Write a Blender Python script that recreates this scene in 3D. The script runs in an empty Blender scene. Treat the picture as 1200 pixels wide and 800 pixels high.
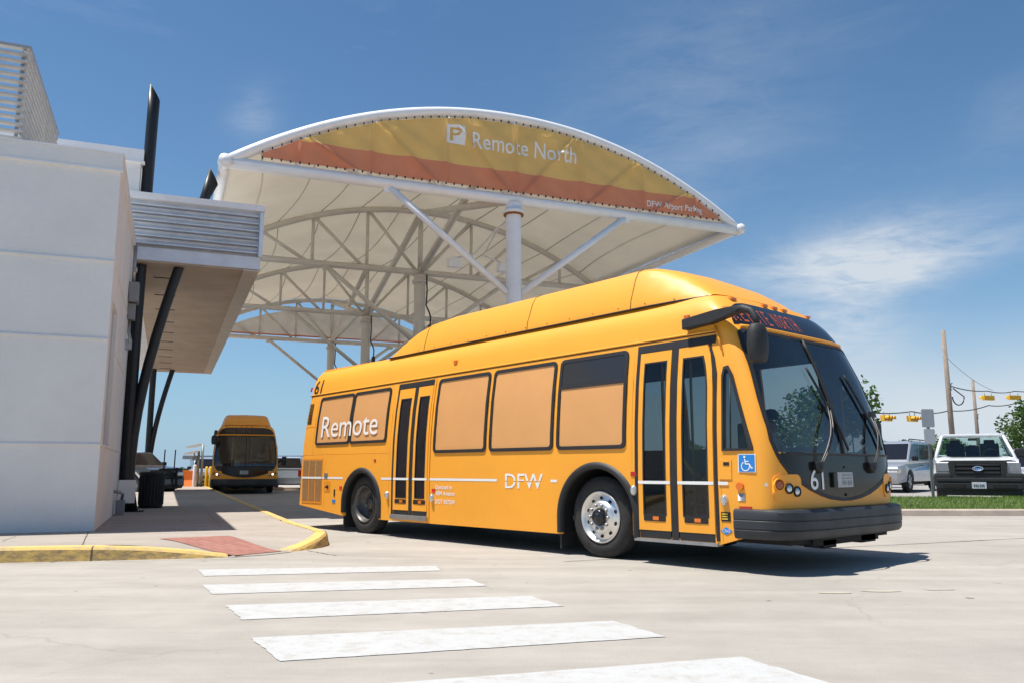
import bpy, bmesh, math, random
from mathutils import Vector, Matrix
random.seed(7)
PI = math.pi
R = math.radians
C = bpy.context.scene.collection
SC = bpy.context.scene

# ------------------------------------------------------------------ camera
cam_d = bpy.data.cameras.new('camera')
cam_d.sensor_width = 36.0
cam_d.lens = 970.0 / 1200.0 * 36.0
cam_d.clip_start = 0.05
cam_d.clip_end = 6000
cam = bpy.data.objects.new('camera', cam_d)
C.objects.link(cam)
cam.location = (0, 0, 1.03)
cam.rotation_euler = (R(90) + math.atan(150 / 970.0), 0, 0)
SC.camera = cam

# ------------------------------------------------------------------ light
SUN_EL = R(71)
AWAY = Vector((0.992, 0.125, 0)).normalized()      # the way shadows fall on the ground
sd = bpy.data.lights.new('sun', 'SUN')
sd.energy = 4.95
sd.angle = R(0.53)
sd.color = (1.0, 0.955, 0.88)
sun = bpy.data.objects.new('sun', sd)
C.objects.link(sun)
dirv = Vector((AWAY.x * math.cos(SUN_EL), AWAY.y * math.cos(SUN_EL), -math.sin(SUN_EL)))
sun.rotation_euler = dirv.to_track_quat('-Z', 'Y').to_euler()
sun.location = (-20, 0, 40)

world = bpy.data.worlds.new('World')
SC.world = world
world.use_nodes = True
wn = world.node_tree.nodes
wl = world.node_tree.links
wn.clear()
w_out = wn.new('ShaderNodeOutputWorld')
w_bg = wn.new('ShaderNodeBackground')
w_bg.inputs['Strength'].default_value = 0.085
sky = wn.new('ShaderNodeTexSky')
sky.sky_type = 'NISHITA'
sky.sun_disc = False
sky.sun_elevation = SUN_EL
sky.sun_rotation = math.atan2(-AWAY.x, -AWAY.y)
sky.altitude = 200
sky.air_density = 1.0
sky.dust_density = 0.35
sky.ozone_density = 3.2


def wnode(t, **kw):
    n = wn.new(t)
    for k, v in kw.items():
        setattr(n, k, v)
    return n


def wmath(op, a, b=None, c=None, clamp=False):
    n = wnode('ShaderNodeMath', operation=op, use_clamp=clamp)
    for i, v in enumerate((a, b, c)):
        if v is None:
            continue
        if isinstance(v, (int, float)):
            n.inputs[i].default_value = v
        else:
            wl.new(v, n.inputs[i])
    return n.outputs[0]


# clouds: thin cirrus drawn on the dome by direction of view from the ground
wtc = wnode('ShaderNodeTexCoord')
sep = wnode('ShaderNodeSeparateXYZ')
wl.new(wtc.outputs['Generated'], sep.inputs[0])
az = wmath('ARCTAN2', sep.outputs[0], sep.outputs[1])
el = wmath('ARCSINE', sep.outputs[2])


def blob(a0, e0, sa, se, rot=0.0):
    da = wmath('SUBTRACT', az, R(a0))
    de = wmath('SUBTRACT', el, R(e0))
    c_, s_ = math.cos(R(rot)), math.sin(R(rot))
    x = wmath('DIVIDE', wmath('ADD', wmath('MULTIPLY', da, c_), wmath('MULTIPLY', de, s_)), R(sa))
    y = wmath('DIVIDE', wmath('SUBTRACT', wmath('MULTIPLY', de, c_), wmath('MULTIPLY', da, s_)), R(se))
    d = wmath('ADD', wmath('MULTIPLY', x, x), wmath('MULTIPLY', y, y))
    return wmath('EXPONENT', wmath('MULTIPLY', d, -1.0))


cvec = wnode('ShaderNodeCombineXYZ')
wl.new(az, cvec.inputs[0])
wl.new(el, cvec.inputs[1])


def wnoise(scale, rot, sx, sy, detail=8, rough=0.6, dist=0.6):
    mp = wnode('ShaderNodeMapping')
    wl.new(cvec.outputs[0], mp.inputs[0])
    mp.inputs['Rotation'].default_value = (0, 0, R(rot))
    mp.inputs['Scale'].default_value = (sx, sy, 1)
    nz = wnode('ShaderNodeTexNoise')
    nz.inputs['Scale'].default_value = scale
    nz.inputs['Detail'].default_value = detail
    nz.inputs['Roughness'].default_value = rough
    nz.inputs['Distortion'].default_value = dist
    wl.new(mp.outputs[0], nz.inputs['Vector'])
    return nz.outputs['Fac']


n_wisp = wnoise(4.0, 28, 1.0, 2.6)
n_fine = wnoise(11.0, 40, 1.0, 3.4, 10, 0.65, 0.9)
n_soft = wnoise(3.0, 10, 1.0, 1.6, 6, 0.5, 0.3)
n_hair = wnoise(26.0, 34, 1.0, 5.0, 8, 0.7, 0.6)
wisp = wmath('MULTIPLY_ADD', n_wisp, 0.50, wmath('MULTIPLY_ADD', n_fine, 0.34, wmath('MULTIPLY', n_hair, 0.16)))
wisp_c = wmath('MULTIPLY_ADD', wisp, 5.0, -2.0, clamp=True)
soft_c = wmath('MULTIPLY_ADD', n_soft, 2.4, -0.7, clamp=True)
m1 = wmath('ADD', blob(23.0, 13.6, 7.5, 1.7, 8), wmath('MULTIPLY', blob(22.0, 9.5, 3.2, 5.0, -35), 0.9))
m1 = wmath('ADD', m1, wmath('MULTIPLY', blob(28.0, 12.6, 4.5, 1.2, 12), 0.6))
m1 = wmath('MULTIPLY', m1, 1.35)
m2 = wmath('MULTIPLY', blob(-18.0, 23.3, 1.9, 1.5, 40), 0.42)
m3 = wmath('MULTIPLY', blob(30, 2.6, 15, 4.6, 2), 1.5)
m4 = wmath('MULTIPLY', blob(13, 24, 7, 9, -40), 0.28)
m5 = wmath('MULTIPLY', blob(33, 20, 4, 2.2, 20), 0.16)
thin = wmath('MULTIPLY', wmath('ADD', wmath('ADD', m1, m2), wmath('ADD', m4, m5)), wmath('MULTIPLY_ADD', wisp_c, 0.8, 0.2))
low = wmath('MULTIPLY', m3, wmath('MULTIPLY_ADD', soft_c, 0.55, 0.5))
# broken clouds all round the rest of the dome
rest = wmath('MULTIPLY', wmath('MULTIPLY_ADD', n_wisp, 3.2, -1.75, clamp=True), 0.12)
cl = wmath('ADD', wmath('MULTIPLY', thin, 0.72), wmath('MULTIPLY', low, 0.80))
cl = wmath('ADD', cl, rest)
cl = wmath('MINIMUM', cl, 0.86)
tint = wnode('ShaderNodeMix', data_type='RGBA', blend_type='MULTIPLY')
tint.inputs[0].default_value = 1.0
wl.new(sky.outputs[0], tint.inputs[6])
tint.inputs[7].default_value = (0.74, 0.98, 1.07, 1)
cmix = wnode('ShaderNodeMix', data_type='RGBA')
wl.new(cl, cmix.inputs[0])
hz = wmath('MULTIPLY', wmath('EXPONENT', wmath('MULTIPLY', wmath('MAXIMUM', el, 0.0), -1.0 / R(7.5))), 0.88)
hmix = wnode('ShaderNodeMix', data_type='RGBA')
wl.new(hz, hmix.inputs[0])
wl.new(tint.outputs[2], hmix.inputs[6])
hmix.inputs[7].default_value = (3.2, 4.7, 6.5, 1)
wl.new(hmix.outputs[2], cmix.inputs[6])
cmix.inputs[7].default_value = (6.4, 6.9, 7.4, 1)
wl.new(cmix.outputs[2], w_bg.inputs['Color'])
wl.new(w_bg.outputs[0], w_out.inputs[0])

SC.view_settings.view_transform = 'Standard'
SC.view_settings.look = 'None'
SC.view_settings.gamma = 1.0
SC.view_settings.use_curve_mapping = False
SC.view_settings.exposure = 0.37
try:
    SC.cycles.max_bounces = 8
    SC.cycles.transparent_max_bounces = 16
    SC.cycles.use_denoising = True
except Exception:
    pass


# ------------------------------------------------------------------ materials
def mat(name, col, rough=0.5, metal=0.0, var=0.0, vscale=3.0, bump=0.0, bscale=40.0, spec=0.5, coat=0.0,
        dirt=None, emit=None, estr=0.0, trans=0.0, stretch=(1, 1, 1)):
    m = bpy.data.materials.new(name)
    m.use_nodes = True
    nt = m.node_tree
    b = nt.nodes['Principled BSDF']
    b.inputs['Base Color'].default_value = (*col, 1)
    b.inputs['Roughness'].default_value = rough
    b.inputs['Metallic'].default_value = metal
    b.inputs['Specular IOR Level'].default_value = spec
    b.inputs['Coat Weight'].default_value = coat
    b.inputs['Coat Roughness'].default_value = 0.05
    tc = nt.nodes.new('ShaderNodeTexCoord')
    if var > 0:
        mp = nt.nodes.new('ShaderNodeMapping')
        mp.inputs['Scale'].default_value = stretch
        nt.links.new(tc.outputs['Object'], mp.inputs[0])
        nz = nt.nodes.new('ShaderNodeTexNoise')
        nz.inputs['Scale'].default_value = vscale
        nz.inputs['Detail'].default_value = 7
        nz.inputs['Roughness'].default_value = 0.62
        nt.links.new(mp.outputs[0], nz.inputs['Vector'])
        rp = nt.nodes.new('ShaderNodeValToRGB')
        rp.color_ramp.elements[0].position = 0.3
        rp.color_ramp.elements[1].position = 0.7
        lo = dirt if dirt else tuple(c * (1 - var) for c in col)
        hi = tuple(min(1, c * (1 + var * (0.35 if dirt else 0.8))) for c in col)
        rp.color_ramp.elements[0].color = (*lo, 1)
        rp.color_ramp.elements[1].color = (*hi, 1)
        nt.links.new(nz.outputs['Fac'], rp.inputs[0])
        nt.links.new(rp.outputs[0], b.inputs['Base Color'])
        mr = nt.nodes.new('ShaderNodeMapRange')
        mr.inputs['To Min'].default_value = min(1, rough * 1.25)
        mr.inputs['To Max'].default_value = rough * 0.85
        nt.links.new(nz.outputs['Fac'], mr.inputs[0])
        nt.links.new(mr.outputs[0], b.inputs['Roughness'])
    if bump > 0:
        n2 = nt.nodes.new('ShaderNodeTexNoise')
        n2.inputs['Scale'].default_value = bscale
        n2.inputs['Detail'].default_value = 5
        nt.links.new(tc.outputs['Object'], n2.inputs['Vector'])
        bp = nt.nodes.new('ShaderNodeBump')
        bp.inputs['Strength'].default_value = bump
        bp.inputs['Distance'].default_value = 0.02
        nt.links.new(n2.outputs['Fac'], bp.inputs['Height'])
        nt.links.new(bp.outputs[0], b.inputs['Normal'])
    if emit:
        b.inputs['Emission Color'].default_value = (*emit, 1)
        b.inputs['Emission Strength'].default_value = estr
    if trans > 0:
        tr = nt.nodes.new('ShaderNodeBsdfTranslucent')
        src = b.inputs['Base Color']
        if src.is_linked:
            nt.links.new(src.links[0].from_socket, tr.inputs[0])
        else:
            tr.inputs[0].default_value = (*col, 1)
        mx = nt.nodes.new('ShaderNodeMixShader')
        mx.inputs[0].default_value = trans
        nt.links.new(b.outputs[0], mx.inputs[1])
        nt.links.new(tr.outputs[0], mx.inputs[2])
        nt.links.new(mx.outputs[0], nt.nodes['Material Output'].inputs[0])
    return m


def glass(name, tint, refl=0.06, ior=1.45):
    m = bpy.data.materials.new(name)
    m.use_nodes = True
    nt = m.node_tree
    nt.nodes.clear()
    o = nt.nodes.new('ShaderNodeOutputMaterial')
    t = nt.nodes.new('ShaderNodeBsdfTransparent')
    t.inputs[0].default_value = (*tint, 1)
    g = nt.nodes.new('ShaderNodeBsdfGlossy')
    g.inputs['Roughness'].default_value = 0.03
    fr = nt.nodes.new('ShaderNodeFresnel')
    fr.inputs['IOR'].default_value = ior
    ad = nt.nodes.new('ShaderNodeMath')
    ad.operation = 'ADD'
    ad.use_clamp = True
    ad.inputs[1].default_value = refl
    nt.links.new(fr.outputs[0], ad.inputs[0])
    mx = nt.nodes.new('ShaderNodeMixShader')
    nt.links.new(ad.outputs[0], mx.inputs[0])
    nt.links.new(t.outputs[0], mx.inputs[1])
    nt.links.new(g.outputs[0], mx.inputs[2])
    nt.links.new(mx.outputs[0], o.inputs[0])
    return m


M = {}
M['orange'] = mat('orange_paint', (0.925, 0.385, 0.031), 0.46, 0, 0.05, 1.2, spec=0.5, coat=0.12)
M['orange_panel'] = mat('orange_panel', (0.78, 0.29, 0.02), 0.4, 0, 0.06, 2)
M['film'] = mat('window_film', (0.71, 0.35, 0.125), 0.30, 0, 0.05, 1.5, spec=0.5, coat=0.35)
M['grille'] = mat('grille_mesh', (0.34, 0.18, 0.07), 0.6, 0.2, 0.25, 30)
M['rubber'] = mat('black_rubber', (0.018, 0.018, 0.02), 0.55, 0, 0.3, 6)
M['tyre'] = mat('tyre_rubber', (0.028, 0.027, 0.027), 0.8, 0, 0.35, 7, bump=0.15, bscale=60)
M['blackgloss'] = mat('black_panel', (0.016, 0.016, 0.018), 0.22, 0, 0.2, 4)
M['darkglass'] = mat('dark_glass', (0.012, 0.011, 0.014), 0.08, 0, spec=0.6)
M['bumper'] = mat('bumper_rubber', (0.028, 0.031, 0.036), 0.5, 0, 0.35, 3, bump=0.1, bscale=80)
M['under'] = mat('underbody', (0.012, 0.012, 0.012), 0.8)
M['inside'] = mat('interior_panel', (0.24, 0.25, 0.255), 0.7, 0, 0.2, 3)
M['seatfab'] = mat('seat_fabric', (0.03, 0.035, 0.06), 0.9, 0, 0.3, 20)
M['white_vinyl'] = mat('white_vinyl', (0.82, 0.82, 0.8), 0.5)
M['black_vinyl'] = mat('black_vinyl', (0.012, 0.012, 0.012), 0.5)
M['alu'] = mat('polished_aluminium', (0.80, 0.78, 0.75), 0.36, 0.9, 0.08, 9)
M['steel'] = mat('dull_steel', (0.42, 0.42, 0.42), 0.42, 0.85, 0.15, 8)
M['darksteel'] = mat('dark_steel_wheel', (0.11, 0.105, 0.10), 0.45, 0.6, 0.3, 8)
M['amber'] = mat('amber_lens', (0.75, 0.17, 0.01), 0.2, coat=0.5)
M['redlens'] = mat('red_lens', (0.45, 0.02, 0.01), 0.2, coat=0.5)
M['clearlens'] = mat('clear_lens', (0.62, 0.63, 0.62), 0.08, 0.55, coat=1.0)
M['yellow_rail'] = mat('yellow_handrail', (0.85, 0.55, 0.04), 0.4)
M['blue_sign'] = mat('blue_sign', (0.02, 0.22, 0.62), 0.4)
M['led'] = mat('led_amber', (0.25, 0.05, 0.02), 0.5, emit=(1.0, 0.20, 0.08), estr=0.30)
M['led_off'] = mat('led_dim', (0.16, 0.08, 0.05), 0.5)
M['lamp_on'] = mat('lit_headlamp', (0.9, 0.85, 0.7), 0.2, emit=(1.0, 0.86, 0.55), estr=2.2)
M['glass'] = glass('clear_glass', (0.66, 0.71, 0.71), 0.085, 1.32)
M['tint_glass'] = glass('tinted_glass', (0.26, 0.28, 0.29), 0.02)
M['car_glass'] = glass('car_glass', (0.72, 0.84, 0.80), 0.0)
M['far_glass'] = glass('side_window_glass', (0.46, 0.52, 0.52), 0.0)
M['door_glass'] = glass('door_window_glass', (0.42, 0.45, 0.46), 0.02)
M['lamp_glass'] = mat('smoked_lamp', (0.30, 0.30, 0.31), 0.12, 0.4, 0.2, 14, coat=1.0)
M['paper'] = mat('paper', (0.8, 0.82, 0.84), 0.7)

M['wall'] = mat('white_stucco', (0.75, 0.74, 0.72), 0.85, 0, 0.06, 0.9, bump=0.38, bscale=24)
M['coping'] = mat('white_metal_coping', (0.78, 0.79, 0.80), 0.45, 0, 0.05, 2)
M['fascia'] = mat('galvanised_louvre', (0.74, 0.78, 0.83), 0.38, 0.25, 0.12, 3)
M['fascia_low'] = mat('galvanised_flashing', (0.68, 0.71, 0.76), 0.42, 0.25, 0.1, 3)
M['soffit'] = mat('soffit_panel', (0.40, 0.32, 0.25), 0.7, 0, 0.12, 1.2)
M['black_steel'] = mat('black_painted_steel', (0.010, 0.010, 0.011), 0.42, 0, 0.2, 6)
M['slat'] = mat('metal_slat', (0.40, 0.385, 0.37), 0.45, 0.4, 0.12, 4)
M['white_steel'] = mat('white_painted_steel', (0.82, 0.82, 0.82), 0.38, 0, 0.05, 3)
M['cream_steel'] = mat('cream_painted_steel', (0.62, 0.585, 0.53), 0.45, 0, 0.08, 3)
M['membrane'] = mat('tent_membrane', (0.85, 0.805, 0.72), 0.6, 0, 0.05, 0.7, trans=0.31)
M['seam'] = mat('membrane_seam', (0.34, 0.30, 0.25), 0.7)
M['ban_yel'] = mat('banner_mustard', (0.84, 0.57, 0.20), 0.62, 0, 0.08, 1.4, trans=0.38)
M['ban_red'] = mat('banner_terracotta', (0.74, 0.29, 0.165), 0.62, 0, 0.08, 1.4, trans=0.38)
M['ban_grey'] = mat('banner_back', (0.72, 0.67, 0.60), 0.7, 0, 0.12, 1.2, trans=0.25)
M['ban_white'] = mat('banner_print_white', (0.82, 0.81, 0.77), 0.7, 0, 0.08, 3)
M['rust'] = mat('rust', (0.30, 0.11, 0.03), 0.9, 0, 0.4, 20)
M['kerb'] = mat('bare_kerb_concrete', (0.46, 0.38, 0.31), 0.9, 0, 0.18, 2, bump=0.3)
M['cwhite'] = mat('white_car_paint', (0.80, 0.81, 0.82), 0.25, 0, 0.03, 2, coat=0.6)
M['csilver'] = mat('silver_car_paint', (0.48, 0.50, 0.53), 0.3, 0.5, 0.05, 2, coat=0.6)
M['cdark'] = mat('dark_grey_car_paint', (0.10, 0.09, 0.085), 0.25, 0.3, 0.1, 2, coat=0.6)
M['cblack'] = mat('black_car_paint', (0.012, 0.013, 0.016), 0.22, 0.2, coat=0.6)
M['cblue'] = mat('pale_blue_car_paint', (0.34, 0.42, 0.52), 0.3, 0.3, coat=0.6)
M['plastic'] = mat('grey_black_plastic', (0.022, 0.023, 0.025), 0.6, 0, 0.2, 8)
M['plate'] = mat('number_plate', (0.62, 0.66, 0.72), 0.4, 0, 0.25, 25)
M['timber'] = mat('weathered_timber', (0.30, 0.235, 0.185), 0.9, 0, 0.35, 4, bump=0.4, bscale=30, stretch=(8, 8, 0.6))
M['galv'] = mat('galvanised_post', (0.22, 0.25, 0.24), 0.5, 0.6, 0.15, 8)
M['signback'] = mat('aluminium_sign_back', (0.44, 0.46, 0.47), 0.5, 0.5, 0.08, 5)
M['sig_yel'] = mat('signal_yellow', (0.80, 0.42, 0.02), 0.5, 0, 0.1, 5)
M['sig_lens'] = mat('signal_lens', (0.05, 0.02, 0.02), 0.2)
M['wire'] = mat('cable', (0.03, 0.03, 0.035), 0.6)
M['orange_barrier'] = mat('orange_plastic', (0.85, 0.20, 0.02), 0.5, 0, 0.1, 3)
M['yellow_post'] = mat('yellow_post', (0.85, 0.55, 0.02), 0.5, 0, 0.15, 3)
M['white_post'] = mat('white_post', (0.8, 0.8, 0.78), 0.5)
M['bin'] = mat('black_bin_plastic', (0.012, 0.012, 0.013), 0.6, 0, 0.2, 6)
M['greybox'] = mat('grey_enclosure', (0.25, 0.26, 0.27), 0.5, 0.2, 0.1, 6)
M['skin'] = mat('skin', (0.32, 0.17, 0.11), 0.6)
M['shirt'] = mat('tan_shirt', (0.62, 0.45, 0.29), 0.9, 0, 0.15, 12)
M['trouser'] = mat('dark_trousers', (0.03, 0.03, 0.04), 0.9)
M['hair'] = mat('dark_hair', (0.02, 0.015, 0.012), 0.8)
M['bark'] = mat('bark', (0.10, 0.075, 0.055), 0.95, 0, 0.35, 6, bump=0.5)
M['far_concrete'] = mat('far_concrete', (0.33, 0.32, 0.31), 0.9)


def leaf_mat(name, c1, c2):
    m = bpy.data.materials.new(name)
    m.use_nodes = True
    nt = m.node_tree
    b = nt.nodes['Principled BSDF']
    b.inputs['Roughness'].default_value = 0.65
    g = nt.nodes.new('ShaderNodeNewGeometry')
    rp = nt.nodes.new('ShaderNodeValToRGB')
    rp.color_ramp.elements[0].color = (*c1, 1)
    rp.color_ramp.elements[1].color = (*c2, 1)
    nt.links.new(g.outputs['Random Per Island'], rp.inputs[0])
    nt.links.new(rp.outputs[0], b.inputs['Base Color'])
    tr = nt.nodes.new('ShaderNodeBsdfTranslucent')
    nt.links.new(rp.outputs[0], tr.inputs[0])
    mx = nt.nodes.new('ShaderNodeMixShader')
    mx.inputs[0].default_value = 0.3
    nt.links.new(b.outputs[0], mx.inputs[1])
    nt.links.new(tr.outputs[0], mx.inputs[2])
    nt.links.new(mx.outputs[0], nt.nodes['Material Output'].inputs[0])
    return m


M['leaf'] = leaf_mat('leaves', (0.035, 0.085, 0.016), (0.11, 0.20, 0.04))
M['grass'] = leaf_mat('grass_blades', (0.08, 0.15, 0.03), (0.27, 0.38, 0.08))
M['farleaf'] = leaf_mat('far_leaves', (0.05, 0.085, 0.035), (0.10, 0.15, 0.06))


def concrete_mat(name, col, stain, joints=False, seed=0.0, tread=False):
    """Weathered concrete: broad blotches, drip stains, fine speckle and hairline cracks."""
    m = bpy.data.materials.new(name)
    m.use_nodes = True
    nt = m.node_tree
    N = nt.nodes
    Lk = nt.links
    b = N['Principled BSDF']
    b.inputs['Roughness'].default_value = 0.88
    b.inputs['Specular IOR Level'].default_value = 0.3
    tc = N.new('ShaderNodeTexCoord')

    def noise(scale, detail, rough, dist=0.0, sc=(1, 1, 1), rot=0):
        mp = N.new('ShaderNodeMapping')
        mp.inputs['Location'].default_value = (seed, seed * 0.7, 0)
        mp.inputs['Scale'].default_value = sc
        mp.inputs['Rotation'].default_value = (0, 0, R(rot))
        Lk.new(tc.outputs['Object'], mp.inputs[0])
        z = N.new('ShaderNodeTexNoise')
        z.inputs['Scale'].default_value = scale
        z.inputs['Detail'].default_value = detail
        z.inputs['Roughness'].default_value = rough
        z.inputs['Distortion'].default_value = dist
        Lk.new(mp.outputs[0], z.inputs['Vector'])
        return z.outputs['Fac']

    def ramp(src, p0, p1, c0, c1):
        r = N.new('ShaderNodeValToRGB')
        r.color_ramp.elements[0].position = p0
        r.color_ramp.elements[1].position = p1
        r.color_ramp.elements[0].color = (*c0, 1)
        r.color_ramp.elements[1].color = (*c1, 1)
        Lk.new(src, r.inputs[0])
        return r.outputs[0]

    def mixc(kind, a, bb, f=1.0):
        x = N.new('ShaderNodeMix')
        x.data_type = 'RGBA'
        x.blend_type = kind
        if isinstance(f, float):
            x.inputs[0].default_value = f
        else:
            Lk.new(f, x.inputs[0])
        Lk.new(a, x.inputs[6])
        if isinstance(bb, tuple):
            x.inputs[7].default_value = (*bb, 1)
        else:
            Lk.new(bb, x.inputs[7])
        return x.outputs[2]

    base = ramp(noise(0.35, 6, 0.6, 0.4), 0.28, 0.72, tuple(c * 0.86 for c in col), tuple(c * 1.07 for c in col))
    mid = ramp(noise(2.2, 8, 0.7, 0.2), 0.25, 0.75, (0.90, 0.895, 0.885), (1.06, 1.06, 1.06))
    c = mixc('MULTIPLY', base, mid)
    streak = ramp(noise(1.0, 5, 0.6, 0.5, (0.35, 2.2, 1), 22), 0.32, 0.70, (0.875, 0.87, 0.865), (1.05, 1.05, 1.05))
    c = mixc('MULTIPLY', c, streak)
    fine = ramp(noise(95, 3, 0.8), 0.30, 0.72, (0.86, 0.86, 0.86), (1.10, 1.10, 1.10))
    c = mixc('MULTIPLY', c, fine)
    spots = ramp(noise(5.5, 2, 0.4, 0.0), 0.735, 0.77, (0, 0, 0), (1, 1, 1))
    c = mixc('MIX', c, stain, spots)
    st = ramp(noise(0.8, 6, 0.75, 1.0), 0.62, 0.8, (0, 0, 0), (0.30, 0.30, 0.30))
    c = mixc('MIX', c, tuple(x * 1.5 for x in stain), st)
    # hairline cracks wandering across the slabs, broken up by noise
    wv = N.new('ShaderNodeTexNoise')
    wv.inputs['Scale'].default_value = 1.6
    wv.inputs['Detail'].default_value = 5
    Lk.new(tc.outputs['Object'], wv.inputs['Vector'])
    va = N.new('ShaderNodeMix')
    va.data_type = 'RGBA'
    va.blend_type = 'LINEAR_LIGHT'
    va.inputs[0].default_value = 0.35
    Lk.new(tc.outputs['Object'], va.inputs[6])
    Lk.new(wv.outputs['Color'], va.inputs[7])
    vo = N.new('ShaderNodeTexVoronoi')
    vo.feature = 'DISTANCE_TO_EDGE'
    vo.inputs['Scale'].default_value = 0.30
    Lk.new(va.outputs[2], vo.inputs['Vector'])
    ck = ramp(vo.outputs['Distance'], 0.0016, 0.0045, (1, 1, 1), (0, 0, 0))
    brk = ramp(noise(0.5, 3, 0.5), 0.52, 0.60, (0, 0, 0), (0.22, 0.22, 0.22))
    ckm = mixc('MULTIPLY', ck, brk)
    c = mixc('MIX', c, tuple(x * 0.8 for x in stain), ckm)
    Lk.new(c, b.inputs['Base Color'])
    bp = N.new('ShaderNodeBump')
    bp.inputs['Strength'].default_value = 0.25
    bp.inputs['Distance'].default_value = 0.01
    Lk.new(noise(60, 4, 0.7), bp.inputs['Height'])
    Lk.new(bp.outputs[0], b.inputs['Normal'])
    return m


M['road'] = concrete_mat('road_concrete', (0.415, 0.385, 0.345), (0.17, 0.15, 0.13))
M['walk'] = concrete_mat('sidewalk_concrete', (0.405, 0.36, 0.315), (0.20, 0.17, 0.14), seed=13.0)
M['lot'] = concrete_mat('lot_concrete', (0.36, 0.34, 0.32), (0.15, 0.14, 0.13), seed=31.0)


def worn_paint(name, paint, under, lo, hi, scale=7.0, stretch=(1, 1, 1)):
    m = bpy.data.materials.new(name)
    m.use_nodes = True
    nt = m.node_tree
    b = nt.nodes['Principled BSDF']
    b.inputs['Roughness'].default_value = 0.75
    tc = nt.nodes.new('ShaderNodeTexCoord')
    mp = nt.nodes.new('ShaderNodeMapping')
    mp.inputs['Scale'].default_value = stretch
    nt.links.new(tc.outputs['Object'], mp.inputs[0])
    z = nt.nodes.new('ShaderNodeTexNoise')
    z.inputs['Scale'].default_value = scale
    z.inputs['Detail'].default_value = 9
    z.inputs['Roughness'].default_value = 0.72
    nt.links.new(mp.outputs[0], z.inputs['Vector'])
    rp = nt.nodes.new('ShaderNodeValToRGB')
    e = rp.color_ramp.elements
    e[0].position = lo
    e[0].color = (*under, 1)
    e[1].position = hi
    e[1].color = (*tuple(c * 0.93 for c in paint), 1)
    e2 = e.new(min(0.99, hi + 0.22))
    e2.color = (*paint, 1)
    nt.links.new(z.outputs['Fac'], rp.inputs[0])
    nt.links.new(rp.outputs[0], b.inputs['Base Color'])
    z2 = nt.nodes.new('ShaderNodeTexNoise')
    z2.inputs['Scale'].default_value = 55
    nt.links.new(tc.outputs['Object'], z2.inputs['Vector'])
    bp = nt.nodes.new('ShaderNodeBump')
    bp.inputs['Strength'].default_value = 0.3
    bp.inputs['Distance'].default_value = 0.01
    nt.links.new(z2.outputs['Fac'], bp.inputs['Height'])
    nt.links.new(bp.outputs[0], b.inputs['Normal'])
    return m


M['mark'] = worn_paint('white_road_paint', (0.50, 0.50, 0.49), (0.41, 0.385, 0.35), 0.36, 0.48, 7)
M['kerb_yel'] = worn_paint('worn_yellow_kerb_paint', (0.74, 0.50, 0.15), (0.42, 0.33, 0.20), 0.36, 0.52, 4)
M['kerb_face'] = worn_paint('scuffed_yellow_kerb_face', (0.66, 0.43, 0.12), (0.27, 0.19, 0.10), 0.40, 0.60, 9, (1, 1, 2.0))


def brick_mat():
    m = bpy.data.materials.new('red_brick_paving')
    m.use_nodes = True
    nt = m.node_tree
    b = nt.nodes['Principled BSDF']
    b.inputs['Roughness'].default_value = 0.9
    tc = nt.nodes.new('ShaderNodeTexCoord')
    mp = nt.nodes.new('ShaderNodeMapping')
    mp.inputs['Rotation'].default_value = (0, 0, R(22))
    nt.links.new(tc.outputs['Object'], mp.inputs[0])
    br = nt.nodes.new('ShaderNodeTexBrick')
    br.inputs['Scale'].default_value = 1.0
    br.inputs['Brick Width'].default_value = 0.21
    br.inputs['Row Height'].default_value = 0.105
    br.inputs['Mortar Size'].default_value = 0.006
    br.inputs['Color1'].default_value = (0.31, 0.13, 0.10, 1)
    br.inputs['Color2'].default_value = (0.38, 0.175, 0.14, 1)
    br.inputs['Mortar'].default_value = (0.19, 0.10, 0.08, 1)
    nt.links.new(mp.outputs[0], br.inputs['Vector'])
    nt.links.new(br.outputs[0], b.inputs['Base Color'])
    return m


M['brick'] = brick_mat()


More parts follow.
